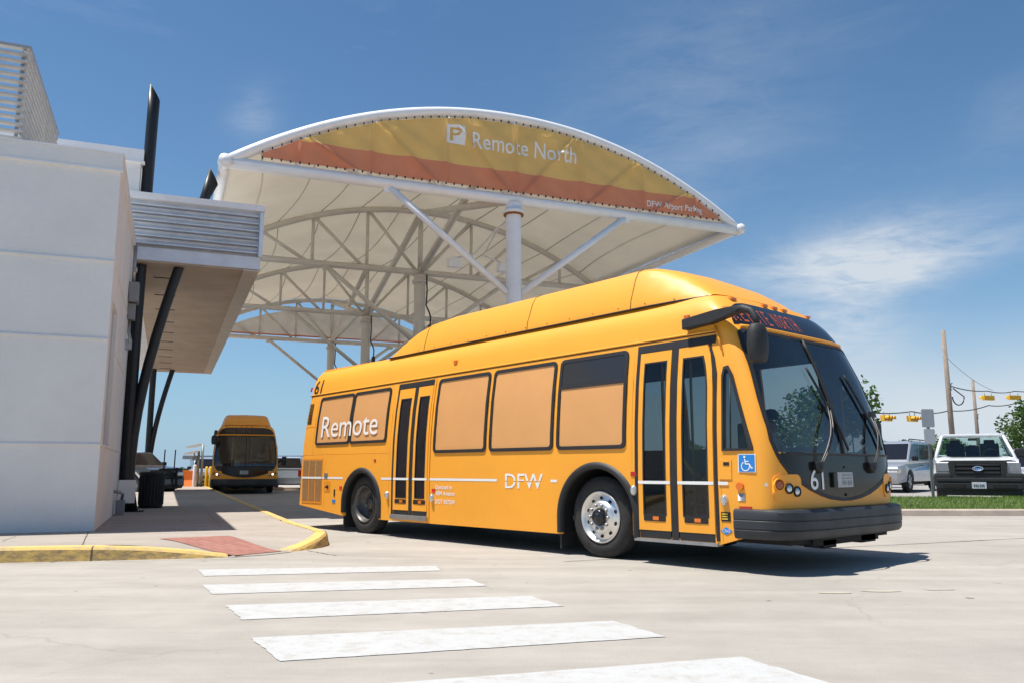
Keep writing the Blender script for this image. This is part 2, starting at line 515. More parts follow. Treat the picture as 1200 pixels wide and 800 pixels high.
# ------------------------------------------------------------------ mesh helpers
class MB:
    def __init__(s):
        s.bm = bmesh.new()

    def face(s, pts, smooth=False):
        vs = [s.bm.verts.new(p) for p in pts]
        f = s.bm.faces.new(vs)
        f.smooth = smooth
        return f

    def box(s, c, size, rz=0.0, bev=0.0, mtx=None):
        m = Matrix.Translation(c) @ Matrix.Rotation(rz, 4, 'Z')
        if mtx is not None:
            m = mtx
        sm = Matrix.Diagonal((size[0], size[1], size[2], 1))
        r = bmesh.ops.create_cube(s.bm, size=1.0, matrix=m @ sm)
        if bev > 0:
            es = list({e for v in r['verts'] for e in v.link_edges})
            bmesh.ops.bevel(s.bm, geom=es, offset=bev, segments=2, affect='EDGES', profile=0.7)
        return s

    def tube(s, pts, r, n=10, cap=True, smooth=True):
        pts = [Vector(p) for p in pts]
        rs = r if isinstance(r, (list, tuple)) else [r] * len(pts)
        rings = []
        for i, p in enumerate(pts):
            if i == 0:
                d = pts[1] - pts[0]
            elif i == len(pts) - 1:
                d = pts[-1] - pts[-2]
            else:
                d = (pts[i + 1] - pts[i]).normalized() + (pts[i] - pts[i - 1]).normalized()
            d.normalize()
            up = Vector((0, 0, 1)) if abs(d.z) < 0.95 else Vector((1, 0, 0))
            a = d.cross(up).normalized()
            b = a.cross(d).normalized()
            rings.append([s.bm.verts.new(p + (a * math.cos(2 * PI * k / n) + b * math.sin(2 * PI * k / n)) * rs[i]) for k in range(n)])
        for i in range(len(rings) - 1):
            for k in range(n):
                f = s.bm.faces.new((rings[i][k], rings[i][(k + 1) % n], rings[i + 1][(k + 1) % n], rings[i + 1][k]))
                f.smooth = smooth
        if cap:
            s.bm.faces.new(rings[0][::-1])
            s.bm.faces.new(rings[-1])
        return s

    def lathe(s, prof, org=(0, 0, 0), axis='Y', n=32, smooth=True):
        """prof: list of (along axis, radius)."""
        o = Vector(org)
        rings = []
        for a, r in prof:
            ring = []
            for k in range(n):
                t = 2 * PI * k / n
                if axis == 'Y':
                    p = Vector((r * math.cos(t), a, r * math.sin(t)))
                elif axis == 'Z':
                    p = Vector((r * math.cos(t), r * math.sin(t), a))
                else:
                    p = Vector((a, r * math.cos(t), r * math.sin(t)))
                ring.append(s.bm.verts.new(o + p))
            rings.append(ring)
        for i in range(len(rings) - 1):
            for k in range(n):
                f = s.bm.faces.new((rings[i][k], rings[i][(k + 1) % n], rings[i + 1][(k + 1) % n], rings[i + 1][k]))
                f.smooth = smooth
        return s

    def prism(s, poly, h0, h1, axis='Z', bev=0.0):
        """poly in the plane across axis; extruded from h0 to h1."""
        def mk(p, h):
            if axis == 'Z':
                return (p[0], p[1], h)
            if axis == 'Y':
                return (p[0], h, p[1])
            return (h, p[0], p[1])
        a = [s.bm.verts.new(mk(p, h0)) for p in poly]
        b = [s.bm.verts.new(mk(p, h1)) for p in poly]
        n = len(poly)
        fs = [s.bm.faces.new(a[::-1]), s.bm.faces.new(b)]
        for i in range(n):
            fs.append(s.bm.faces.new((a[i], a[(i + 1) % n], b[(i + 1) % n], b[i])))
        if bev > 0:
            es = list({e for f in fs for e in f.edges})
            bmesh.ops.bevel(s.bm, geom=es, offset=bev, segments=2, affect='EDGES', profile=0.7)
        return s

    def grid(s, nu, nv, fn, smooth=True, flip=False):
        vs = [[s.bm.verts.new(fn(i / nu, j / nv)) for j in range(nv + 1)] for i in range(nu + 1)]
        for i in range(nu):
            for j in range(nv):
                q = (vs[i][j], vs[i + 1][j], vs[i + 1][j + 1], vs[i][j + 1])
                f = s.bm.faces.new(q[::-1] if flip else q)
                f.smooth = smooth
        return vs

    def disc(s, c, nrm, r, n=20, depth=0.01):
        nrm = Vector(nrm).normalized()
        up = Vector((0, 0, 1)) if abs(nrm.z) < 0.9 else Vector((1, 0, 0))
        a = nrm.cross(up).normalized()
        b = a.cross(nrm)
        c = Vector(c)
        k1 = [s.bm.verts.new(c + nrm * depth + (a * math.cos(2 * PI * k / n) + b * math.sin(2 * PI * k / n)) * r * 0.9) for k in range(n)]
        k0 = [s.bm.verts.new(c - nrm * 0.02 + (a * math.cos(2 * PI * k / n) + b * math.sin(2 * PI * k / n)) * r) for k in range(n)]
        f = s.bm.faces.new(k1)
        for k in range(n):
            s.bm.faces.new((k0[k], k0[(k + 1) % n], k1[(k + 1) % n], k1[k]))
        return s

    def build(s, name, m, parent=None, normals=True, loc=None):
        if normals:
            bmesh.ops.recalc_face_normals(s.bm, faces=s.bm.faces)
        me = bpy.data.meshes.new(name)
        s.bm.to_mesh(me)
        s.bm.free()
        if m is not None:
            for q in (m if isinstance(m, (list, tuple)) else [m]):
                me.materials.append(q)
        o = bpy.data.objects.new(name, me)
        C.objects.link(o)
        if parent is not None:
            o.parent = parent
        if loc is not None:
            o.location = loc
        return o


def tag(o, label=None, cat=None, group=None, kind=None):
    if label:
        o['label'] = label
    if cat:
        o['category'] = cat
    if group:
        o['group'] = group
    if kind:
        o['kind'] = kind
    return o


def thing(name, label, cat, loc=(0, 0, 0), rz=0.0, group=None):
    o = bpy.data.objects.new(name, None)
    o.empty_display_size = 0.2
    C.objects.link(o)
    o.location = loc
    o.rotation_euler = (0, 0, rz)
    return tag(o, label, cat, group)


def copy_tree(o, parent=None):
    c = o.copy()
    C.objects.link(c)
    c.parent = parent
    for ch in list(o.children):
        copy_tree(ch, c)
    return c


def text_verts(body, size=1.0, align='LEFT', offset=0.0, sx=1.0, space=1.0):
    cu = bpy.data.curves.new('lettering', 'FONT')
    cu.body = body
    cu.size = size
    cu.align_x = align
    cu.offset = offset
    cu.space_character = space
    cu.resolution_u = 3
    ob = bpy.data.objects.new('lettering', cu)
    C.objects.link(ob)
    bpy.context.view_layer.update()
    dg = bpy.context.evaluated_depsgraph_get()
    me = bpy.data.meshes.new_from_object(ob.evaluated_get(dg))
    vs = [(v.co.x * sx, v.co.y) for v in me.vertices]
    fs = [tuple(p.vertices) for p in me.polygons]
    bpy.data.objects.remove(ob)
    bpy.data.curves.remove(cu)
    bpy.data.meshes.remove(me)
    return vs, fs


def text_obj(name, body, size, fn, m, parent, align='LEFT', offset=0.0, sx=1.0, width=None, space=1.0, slits=()):
    """Lettering: fn maps flat (x, y) to the place on the surface."""
    vs, fs = text_verts(body, size, align, offset, sx, space)
    if width:
        w = max(v[0] for v in vs) - min(v[0] for v in vs)
        x0 = min(v[0] for v in vs)
        vs = [((v[0] - x0) * width / w, v[1]) for v in vs]
    b = MB()
    bv = [b.bm.verts.new((x, y, 0)) for x, y in vs]
    for f in fs:
        try:
            b.bm.faces.new([bv[i] for i in f])
        except ValueError:
            pass
    for lo, hi in slits:      # letters cut through by a gap
        for h in (lo, hi):
            bmesh.ops.bisect_plane(b.bm, geom=b.bm.verts[:] + b.bm.edges[:] + b.bm.faces[:], plane_co=(0, h, 0), plane_no=(0, 1, 0))
        dead = [f for f in b.bm.faces if lo < f.calc_center_median().y < hi]
        bmesh.ops.delete(b.bm, geom=dead, context='FACES')
    # cut the flat letters finely so that they follow a curved surface
    st = size / 4
    for ax in (0, 1):
        if not b.bm.verts:
            break
        lo = min(v.co[ax] for v in b.bm.verts)
        hi = max(v.co[ax] for v in b.bm.verts)
        h = lo + st
        while h < hi:
            co, no = [0, 0, 0], [0, 0, 0]
            co[ax], no[ax] = h, 1
            bmesh.ops.bisect_plane(b.bm, geom=b.bm.verts[:] + b.bm.edges[:] + b.bm.faces[:], plane_co=co, plane_no=no)
            h += st
    for v in b.bm.verts:
        v.co = fn(v.co.x, v.co.y)
    return b.build(name, m, parent, normals=False)


def apply_mods(o):
    bpy.context.view_layer.update()
    dg = bpy.context.evaluated_depsgraph_get()
    me = bpy.data.meshes.new_from_object(o.evaluated_get(dg))
    me.name = o.name
    o.modifiers.clear()
    o.data = me
    return o


def rrect(x0, x1, y0, y1, r, n=5):
    pts = []
    for cx, cy, a0 in ((x1 - r, y1 - r, 0), (x0 + r, y1 - r, 90), (x0 + r, y0 + r, 180), (x1 - r, y0 + r, 270)):
        for k in range(n + 1):
            a = R(a0 + 90 * k / n)
            pts.append((cx + r * math.cos(a), cy + r * math.sin(a)))
    return pts


def interp(x, xs, ys):
    if x <= xs[0]:
        return ys[0]
    for i in range(len(xs) - 1):
        if x <= xs[i + 1]:
            t = (x - xs[i]) / (xs[i + 1] - xs[i])
            return ys[i] * (1 - t) + ys[i + 1] * t
    return ys[-1]


def sstep(a, b, x):
    t = max(0, min(1, (x - a) / (b - a)))
    return t * t * (3 - 2 * t)


# frames of reference: the terminal and the tent stand square to one another
LV = Vector((-0.3814, 0.9244, 0))      # along the terminal, away
TV = Vector((0.9244, 0.3814, 0))       # across, to the right
RZT = math.atan2(TV.y, TV.x)
# ================================================================== THE SETTING
M['joint'] = mat('dark_joint_filler', (0.10, 0.088, 0.075), 0.9, 0, 0.4, 12)
c0 = Vector((-6.02, 12.19, 0.0))       # foot of the terminal's near corner


def tq(t, q, z=0.0):
    p = c0 + TV * t + LV * q
    return Vector((p.x, p.y, z))


b = MB()
b.face([(-1500, -60, 0), (1500, -60, 0), (1500, 2600, 0), (-1500, 2600, 0)])
tag(b.build('road', M['road']), kind='structure')

RA, RB = Vector((-3.36, 10.09)), Vector((-2.80, 10.78))


def ramp_d(x, y):
    p = Vector((x, y))
    ab = RB - RA
    t = max(0, min(1, (p - RA).dot(ab) / ab.dot(ab)))
    return (p - (RA + ab * t)).length


def zwalk(x, y):
    return 0.16 - 0.145 * (1 - sstep(0.0, 1.35, ramp_d(x, y)))


kerb_path = [(-25, 5.75), (-12, 8.31), (-8, 9.1), (-5.74, 9.54), (-5.3, 9.63), (-4.82, 9.73), (-4.27, 9.88), (-3.8, 9.99), (-3.36, 10.09),
             (-2.98, 10.45), (-2.80, 10.78), (-2.64, 11.1), (-2.54, 11.4), (-2.53, 11.7), (-2.60, 12.05), (-2.85, 12.65), (-3.2, 13.35), (-3.63, 14.26)]
kerb_path += [tuple(tq(3.0, q)[:2]) for q in (2, 4, 7, 12, 20, 30, 42)]
kerb_h = [0.16, 0.16, 0.16, 0.16, 0.16, 0.155, 0.13, 0.085, 0.03, 0.008, 0.012, 0.07, 0.13, 0.165, 0.17, 0.17, 0.17, 0.17] + [0.17] * 7


def inward(path, i, d):
    p0 = Vector(path[max(0, i - 1)])
    p1 = Vector(path[min(len(path) - 1, i + 1)])
    t = (p1 - p0).normalized()
    return Vector(path[i]) + Vector((-t.y, t.x)) * d


def kerb_strip(i0, i1, name, wob=0.0):
    bt = MB()
    rows = []
    for i in range(i0, i1 + 1):
        a = Vector(kerb_path[i])
        c1 = inward(kerb_path, i, 0.035)
        c2 = inward(kerb_path, i, 0.06)
        d1 = inward(kerb_path, i, 0.20)
        h = kerb_h[i]
        zi = zwalk(*d1) - 0.02
        rows.append([(a.x, a.y, -0.02), (c1.x, c1.y, max(0.004, h - 0.03)), (c2.x, c2.y, max(0.006, h)), (d1.x, d1.y, max(h + 0.004, zi + 0.024)), (d1.x, d1.y, zi)])
    vs = [[bt.bm.verts.new(p) for p in r] for r in rows]
    for i in range(len(vs) - 1):
        for k in range(4):
            f = bt.bm.faces.new((vs[i][k], vs[i + 1][k], vs[i + 1][k + 1], vs[i][k + 1]))
            f.material_index = 1 if k == 0 else 0
    bt.bm.faces.new(vs[0])
    bt.bm.faces.new(vs[-1])
    return tag(bt.build(name, [M['kerb_yel'], M['kerb_face']]), kind='structure')


kerb_strip(0, 8, 'kerb')
kerb_strip(10, len(kerb_path) - 1, 'kerb')
for (ix, f_) in ((5, 0.0), (3, -1.3), (14, 0.0), (17, 0.5)):      # open joints in the kerb
    pa = Vector(kerb_path[ix])
    td = (Vector(kerb_path[ix + 1]) - Vector(kerb_path[ix - 1])).normalized()
    nd = Vector((-td.y, td.x))
    pa = pa + td * f_
    bt = MB()
    hh_ = kerb_h[ix]
    sec = [(-0.004, -0.01), (0.030, hh_ - 0.028), (0.056, hh_ + 0.003), (0.205, hh_ + 0.007), (0.205, -0.01)]
    for w0 in (-0.006,):
        va = [bt.bm.verts.new((pa.x + nd.x * d_ + td.x * w0, pa.y + nd.y * d_ + td.y * w0, z_)) for d_, z_ in sec]
        vb = [bt.bm.verts.new((pa.x + nd.x * d_ - td.x * w0, pa.y + nd.y * d_ - td.y * w0, z_)) for d_, z_ in sec]
        bt.bm.faces.new(va)
        bt.bm.faces.new(vb[::-1])
        for i_ in range(5):
            j_ = (i_ + 1) % 5
            bt.bm.faces.new((va[i_], va[j_], vb[j_], vb[i_]))
    tag(bt.build('kerb_joint', M['joint']), kind='structure')


def sheet(poly, zf, m, name, cuts_x=(), cuts_y=(), kind='structure', off=0.0):
    bt = MB()
    bt.face([(p[0], p[1], 0) for p in poly])
    for x in cuts_x:
        bmesh.ops.bisect_plane(bt.bm, geom=bt.bm.verts[:] + bt.bm.edges[:] + bt.bm.faces[:], plane_co=(x, 0, 0), plane_no=(1, 0, 0))
    for y in cuts_y:
        bmesh.ops.bisect_plane(bt.bm, geom=bt.bm.verts[:] + bt.bm.edges[:] + bt.bm.faces[:], plane_co=(0, y, 0), plane_no=(0, 1, 0))
    bmesh.ops.triangulate(bt.bm, faces=bt.bm.faces[:])
    for v in bt.bm.verts:
        v.co.z = zf(v.co.x, v.co.y) + off
    for f in bt.bm.faces:
        if f.normal.z < 0:
            f.normal_flip()
        f.smooth = True
    return tag(bt.build(name, m, normals=False), kind=kind)


inner = [tuple(inward(kerb_path, i, 0.198)) for i in range(0, 9)] + [(-3.3, 10.16), (-2.86, 10.73)] + [tuple(inward(kerb_path, i, 0.198)) for i in range(11, len(kerb_path))]
cx_ = [-6 + 0.22 * k for k in range(18)]
cy_ = [9.4 + 0.22 * k for k in range(18)]
sheet(inner + [(-60, 62), (-60, 2)], zwalk, M['walk'], 'sidewalk', cx_, cy_)
# the flush lip of the ramp, between the two yellow kerbs
lip = MB()
lip.face([(-3.40, 10.06, 0.006), (-2.99, 10.42, 0.006), (-2.78, 10.78, 0.006), (-2.88, 10.80, 0.020), (-3.33, 10.20, 0.020)])
tag(lip.build('ramp_lip', M['walk']), kind='structure')
sheet([(-4.5, 10.8), (-3.8, 11.38), (-2.90, 10.70), (-3.30, 10.17)], zwalk, M['brick'], 'brick_paving',
      [-4.5 + 0.12 * k for k in range(16)], [10.1 + 0.12 * k for k in range(12)], off=0.007)


def strip(p0, p1, w, z, m, name, jit=0.006, n=26, zf=None):
    bt = MB()
    p0, p1 = Vector(p0), Vector(p1)
    d = (p1 - p0).normalized()
    nrm = Vector((-d.y, d.x))
    rows = []
    for k in range(n + 1):
        p = p0.lerp(p1, k / n) + nrm * random.uniform(-jit, jit)
        ww = w * random.uniform(0.6, 1.3) / 2
        za = z + (zf(p.x, p.y) if zf else 0)
        rows.append((bt.bm.verts.new((*(p + nrm * ww), za)), bt.bm.verts.new((*(p - nrm * ww), za))))
    for k in range(n):
        bt.bm.faces.new((rows[k][0], rows[k][1], rows[k + 1][1], rows[k + 1][0]))
    o = bt.build(name, m)
    return tag(o, kind='structure')


M['softjoint'] = mat('worn_joint_filler', (0.26, 0.23, 0.20), 0.9, 0, 0.35, 9)
jd = Vector((0.912, 0.410))
jn = Vector((-jd.y, jd.x))
jp = Vector((5.15, 11.72))
strip(jp - jd * 5, jp + jd * 22, 0.028, 0.004, M['joint'], 'road_joint', 0.012, 90)
strip(jp + jn * 5.2 + jd * 1.0, jp + jn * 5.2 + jd * 25, 0.022, 0.004, M['softjoint'], 'road_joint', 0.010, 90)
strip(jp + jd * 7.5 - jn * 6, jp + jd * 7.5 + jn * 9, 0.02, 0.004, M['softjoint'], 'road_joint', 0.010, 70)
strip((-2.64, 10.95), (-2.15, 10.35), 0.018, 0.004, M['joint'], 'road_joint', 0.012, 14)
strip((-2.15, 10.35), (-0.4, 10.0), 0.012, 0.004, M['softjoint'], 'road_joint', 0.012, 14)
strip((-9, 8.75), (-3.0, 9.98), 0.014, 0.004, M['softjoint'], 'road_joint', 0.015, 60)
strip((-5.02, 9.92), (-5.98, 11.95), 0.014, 0.004, M['joint'], 'sidewalk_joint', 0.004, 20, zwalk)
strip((-6.3, 10.5), (-6.6, 11.3), 0.012, 0.004, M['softjoint'], 'sidewalk_joint', 0.004, 10, zwalk)
for q in (2.2, 5.2, 8.2, 11.5):
    strip(tq(0.05, q)[:2], tq(2.78, q)[:2], 0.014, 0.004, M['softjoint'], 'sidewalk_joint', 0.004, 20, zwalk)
strip(tq(1.75, 0.2)[:2], tq(1.75, 20)[:2], 0.012, 0.004, M['softjoint'], 'sidewalk_joint', 0.004, 40, zwalk)


# the zebra: each bar with a slightly chipped outline
def bar_mark(q):
    bt = MB()
    pts = []
    q = [Vector(p) for p in q]
    for i in range(4):
        a, c = q[i], q[(i + 1) % 4]
        n = 30 if (c - a).length > 1 else 12
        rag = 0.004 if (c - a).length > 1 else 0.010
        d = (c - a).normalized()
        nn = Vector((-d.y, d.x))
        for k in range(n):
            p = a.lerp(c, k / n) + nn * random.uniform(-rag, rag)
            pts.append((p.x, p.y, 0.004))
    f = bt.face(pts)
    bmesh.ops.triangulate(bt.bm, faces=[f])
    return tag(bt.build('crosswalk_stripe', M['mark']), kind='structure')


bar_mark([(-3.28, 8.90), (-0.82, 9.24), (-0.74, 8.80), (-3.02, 8.36)])
bar_mark([(-2.80, 7.74), (-0.42, 8.17), (-0.22, 7.66), (-2.51, 7.17)])
bar_mark([(-2.20, 6.59), (0.15, 7.07), (0.40, 6.55), (-1.87, 5.97)])
bar_mark([(-1.62, 5.35), (0.70, 5.93), (0.96, 5.38), (-1.26, 4.71)])
bar_mark([(-1.05, 4.10), (1.28, 4.82), (1.56, 4.22), (-0.75, 3.52)])
# worn yellow dabs left by an old marking
M['oldyel'] = worn_paint('worn_yellow_dab', (0.52, 0.46, 0.30), (0.42, 0.39, 0.345), 0.46, 0.60, 16)
for x, y, w in ((2.72, 7.25, 0.16), (3.18, 7.35, 0.2), (3.72, 7.45, 0.16)):
    bt = MB()
    n = 14
    bt.face([(x + w * math.cos(2 * PI * k / n) * random.uniform(0.7, 1.1), y + 0.05 * math.sin(2 * PI * k / n) * random.uniform(0.6, 1.2), 0.004) for k in range(n)])
    tag(bt.build('road_mark', M['oldyel']), kind='structure')

# far kerb, verge and the car park behind it
bt = MB()
bt.prism([(19.06, -0.02), (19.085, 0.12), (19.11, 0.145), (19.26, 0.15), (19.26, -0.02)], 5.2, 60, axis='X')
tag(bt.build('kerb', M['kerb']), kind='structure')
for x in (9.75, 12.9, 16.0):
    strip((x, 19.05), (x + 0.01, 19.05), 0.01, 0.002, M['softjoint'], 'road_joint', 0, 1)


def zgrass(x, y):
    return 0.13 + 0.23 * sstep(19.26, 20.25, y) - 0.22 * sstep(20.35, 20.9, y)


M['soil'] = mat('turf_soil', (0.075, 0.12, 0.03), 0.95, 0, 0.3, 8)
bt = MB()
bt.grid(60, 14, lambda a, c: (5.2 + 54.8 * a, 19.25 + 1.75 * c, zgrass(5.2 + 54.8 * a, 19.25 + 1.75 * c)))
tag(bt.build('verge', M['soil']), kind='structure')
rg = random.Random(3)
bt = MB()
for k in range(26000):
    x = 5.4 + 11.0 * rg.random()
    y = 19.27 + 1.35 * rg.random()
    if rg.random() < 0.10:
        x = 16 + 20 * rg.random()
    z = zgrass(x, y) - 0.01
    a = rg.random() * PI
    h = rg.uniform(0.035, 0.095) * (1.35 if rg.random() < 0.06 else 1)
    w = rg.uniform(0.004, 0.010)
    lx, ly = rg.uniform(-0.05, 0.05), rg.uniform(-0.05, 0.05)
    dx, dy = math.cos(a) * w, math.sin(a) * w
    v = [bt.bm.verts.new(p) for p in ((x - dx, y - dy, z), (x + dx, y + dy, z), (x + lx, y + ly, z + h))]
    bt.bm.faces.new(v)
tag(bt.build('grass', M['grass'], normals=False), kind='stuff')
bt = MB()


def zlot(y):
    return 0.05 + 0.25 * sstep(20.8, 28.5, y)


bt.grid(1, 30, lambda a, c: (4.6 + 130 * a, 20.85 + (c ** 2) * 90, zlot(20.85 + (c ** 2) * 90)))
tag(bt.build('parking_lot', M['lot']), kind='structure')
# far kerb of the drive on the left
bt = MB()
bt.prism([(-40, 43.2), (-5, 43.2), (-5, 44.0), (-40, 44.0)], -0.02, 0.14)
tag(bt.build('kerb', M['kerb']), kind='structure')
# ================================================================== THE TERMINAL
term = thing('terminal_building', 'white stucco terminal building with a taller rear block on the left edge', 'building', tuple(c0), RZT)
# local frame of the terminal: x = t (across), y = q (away)
HB = 5.57
bt = MB()
# main block with a tall shallow recess cut into its right wall
rq0, rq1, rz0, rz1 = 0.42, 1.70, 1.40, 3.62
bt.prism([(-14, 0), (0, 0), (0, rq0), (-14, rq0)], 0.0, HB)
bt.prism([(-14, rq0 + .0005), (0, rq0 + .0005), (0, rq1), (-14, rq1)], 0.0, rz0)
bt.prism([(-14, rq0 + .0005), (0, rq0 + .0005), (0, rq1), (-14, rq1)], rz1, HB)
bt.prism([(-14, rq1 + .0005), (0, rq1 + .0005), (0, 5.6), (-14, 5.6)], 0.0, HB)
w_ = bt.build('wall', M['wall'], term)
bt = MB()
bt.box((-0.075, (rq0 + rq1) / 2, (rz0 + rz1) / 2), (0.03, rq1 - rq0, rz1 - rz0))
bt.build('recess_panel', mat('grey_panel', (0.42, 0.42, 0.43), 0.5, 0, 0.05, 3), term)
# raised bands: thin reveals struck in the render as proud beads with a shadow line
for z in (1.395, 2.945, 4.13):
    bt = MB()
    bt.box((-7, -0.010, z), (14, 0.030, 0.032), bev=0.006)
    bt.build('wall_joint', M['wall'], term)
    bt = MB()
    bt.box((0.004, 2.8 if z > 3.7 or z < 1.4 else 3.65, z), (0.024, 5.58 if z > 3.7 or z < 1.4 else 3.88, 0.032), bev=0.006)
    bt.build('wall_joint', M['wall'], term)
bt = MB()
bt.prism([(-14, -0.03), (0.022, -0.03), (0.022, 5.45), (-14, 5.45)], HB, 5.815)
bt.build('coping', M['wall'], term)
bt = MB()
bt.prism([(-14, -0.048), (0.038, -0.048), (0.038, 5.45), (-14, 5.45)], HB - 0.032, HB - 0.004)
bt.build('drip_edge', M['coping'], term)
bt = MB()
bt.prism([(-14, -0.042), (0.034, -0.042), (0.034, 5.45), (-14, 5.45)], 5.817, 5.845)
bt.build('coping_cap', M['coping'], term)
# taller block behind
bt = MB()
bt.prism([(-14, 5.75), (0.0, 5.75), (0.0, 9.0), (-14, 9.0)], 0.0, 7.75)
bt.build('wall', M['wall'], term)
bt = MB()
bt.prism([(-14, 5.70), (0.05, 5.70), (0.05, 9.05), (-14, 9.05)], 7.75, 8.02)
bt.build('coping', M['coping'], term)
bt = MB()
bt.prism([(-14, 5.67), (0.08, 5.67), (0.08, 9.1), (-14, 9.1)], 7.715, 7.745)
bt.build('drip_edge', M['coping'], term)

# louvred plant screen on the roof
scr = thing('roof_screen', 'grey metal louvred plant screen standing on the white roof', 'screen', tuple(tq(0, 0, 5.85)), RZT)
S0, S1, SQ0, SQ1, SH = -5.0, -1.55, 0.9, 4.6, 1.80
n = 15
for k in range(n):
    z = 0.10 + (SH - 0.16) * k / (n - 1)
    bt = MB()
    # one slat runs along the front and turns the corner down the side
    sec = [(0.0, -0.040), (0.050, -0.016), (0.058, 0.012), (0.046, 0.014), (0.036, -0.010), (0.0, -0.030)]
    path = []
    front_ = [bt.bm.verts.new((S0, SQ0 - o, z + h)) for o, h in sec]
    corner = [bt.bm.verts.new((S1 + o, SQ0 - o, z + h)) for o, h in sec]
    back = [bt.bm.verts.new((S1 + o, SQ1, z + h)) for o, h in sec]
    for A, B_ in ((front_, corner), (corner, back)):
        for i in range(len(sec)):
            j = (i + 1) % len(sec)
            bt.bm.faces.new((A[i], A[j], B_[j], B_[i]))
    bt.build('slat', M['slat'], scr)
for q in [SQ0 + 0.02 + 0.60 * k for k in range(7)]:
    bt = MB()
    bt.box((S1 - 0.045, q + 0.03, SH / 2), (0.05, 0.05, SH))
    bt.build('post', M['slat'], scr)
for t in [S1 - 0.5 - 0.6 * k for k in range(5)]:
    bt = MB()
    bt.box((t, SQ0 + 0.05, SH / 2), (0.05, 0.05, SH))
    bt.build('post', M['slat'], scr)
bt = MB()
bt.prism([(S0, SQ0 - 0.07), (S1 + 0.07, SQ0 - 0.07), (S1 + 0.07, SQ1), (S1 - 0.05, SQ1), (S1 - 0.05, SQ0 + 0.05), (S0, SQ0 + 0.05)], SH + 0.03, SH + 0.08)
bt.build('cap_rail', M['slat'], scr)

# flat canopy hung on black bowed posts along the terminal
fc = thing('flat_canopy', 'flat roofed walkway canopy with grey louvred fascia and black bowed posts beside the white terminal', 'canopy', tuple(tq(0, 0)), RZT)
CQ0, CQ1, CT0, CT1 = 5.62, 27.5, -0.55, 2.62
bt = MB()
bt.prism([(0.02, CQ0 + .02), (CT1 - 0.36, CQ0 + .02), (CT1 - 0.36, CQ1), (0.02, CQ1)], 5.475, 5.52)
bt.build('soffit', M['soffit'], fc)
bt = MB()
bt.prism([(CT1 - 0.358, CQ0 + .02), (CT1 - 0.02, CQ0 + .02), (CT1 - 0.02, CQ1), (CT1 - 0.358, CQ1)], 5.465, 5.51)
bt.build('soffit_border', mat('soffit_border', (0.50, 0.44, 0.38), 0.6, 0, 0.08, 2), fc)
for k in range(10):
    bt = MB()
    bt.box((0.62 + 0.0 * k, CQ0 + 1.5 + 2.1 * k, 5.468), (0.5, 0.05, 0.012))
    bt.build('vent_slot', M['under'], fc)
bt = MB()
bt.prism([(CT0, CQ0), (CT1, CQ0), (CT1, CQ1), (CT0, CQ1)], 5.52, 5.80)
bt.build('edge_beam', M['fascia_low'], fc)
bt = MB()
bt.prism([(CT0, CQ0 + 0.06), (CT1 + 0.0, CQ0 + 0.06), (CT1 + 0.0, CQ1), (CT0, CQ1)], 5.802, 6.86)
bt.build('fascia_back', M['fascia_low'], fc)
for k in range(6):
    z = 5.86 + 0.172 * k
    bt = MB()
    sec = [(CQ0 + 0.062, z - 0.03), (CQ0 + 0.005, z - 0.02), (CQ0 - 0.075, z + 0.012), (CQ0 - 0.075, z + 0.030), (CQ0 + 0.0, z + 0.075), (CQ0 + 0.062, z + 0.125)]
    va = [bt.bm.verts.new((CT0 - 0.0, q, zz)) for q, zz in sec]
    vb = [bt.bm.verts.new((CT1 - 0.06, q, zz)) for q, zz in sec]
    bt.bm.faces.new(va)
    bt.bm.faces.new(vb[::-1])
    for i in range(len(sec)):
        j = (i + 1) % len(sec)
        bt.bm.faces.new((va[i], va[j], vb[j], vb[i]))
    bt.build('fascia_rib', M['fascia'], fc)
    bt = MB()
    bt.box(((CT0 + CT1 - 0.07) / 2, CQ0 - 0.040, z - 0.010), (CT1 - CT0 - 0.09, 0.05, 0.022))
    bt.build('fascia_gap', M['greybox'], fc)
bt = MB()
bt.box((CT1 - 0.015, CQ0 + 0.0, 6.31), (0.085, 0.22, 1.03))
bt.build('corner_trim', M['fascia'], fc)
bt = MB()
bt.prism([(CT0 - 0.0, CQ0 - 0.11), (CT1 + 0.045, CQ0 - 0.11), (CT1 + 0.045, CQ1), (CT0 - 0.0, CQ1)], 6.862, 7.0)
bt.build('roof', M['coping'], fc)


def bow_post(q, base_t, top_t, bow, z1, r=0.108):
    pts = []
    for k in range(15):
        s = k / 14
        t = base_t + (top_t - base_t) * (s ** 1.0) - bow * math.sin(PI * s ** 0.7)
        pts.append((t, q, 0.12 + (z1 - 0.12) * s))
    bt = MB()
    bt.tube(pts, r, 14)
    # top cut on a slant
    for v in bt.bm.verts:
        if v.co.z > z1 - 0.03:
            v.co.z += (v.co.x - top_t) * -1.6 - 0.05
    bt.build('post', M['black_steel'], fc)
    bt = MB()
    bt.box((base_t, q, 0.17), (0.42, 0.42, 0.03))
    bt.build('base_plate', M['black_steel'], fc)


bow_post(5.95, 0.14, 0.17, 0.03, 9.55, 0.125)
bow_post(5.95, 0.31, 1.53, 0.40, 7.75)
bow_post(26.5, 0.14, 0.17, 0.03, 9.5, 0.13)
bow_post(26.5, 0.31, 1.53, 0.40, 7.75)

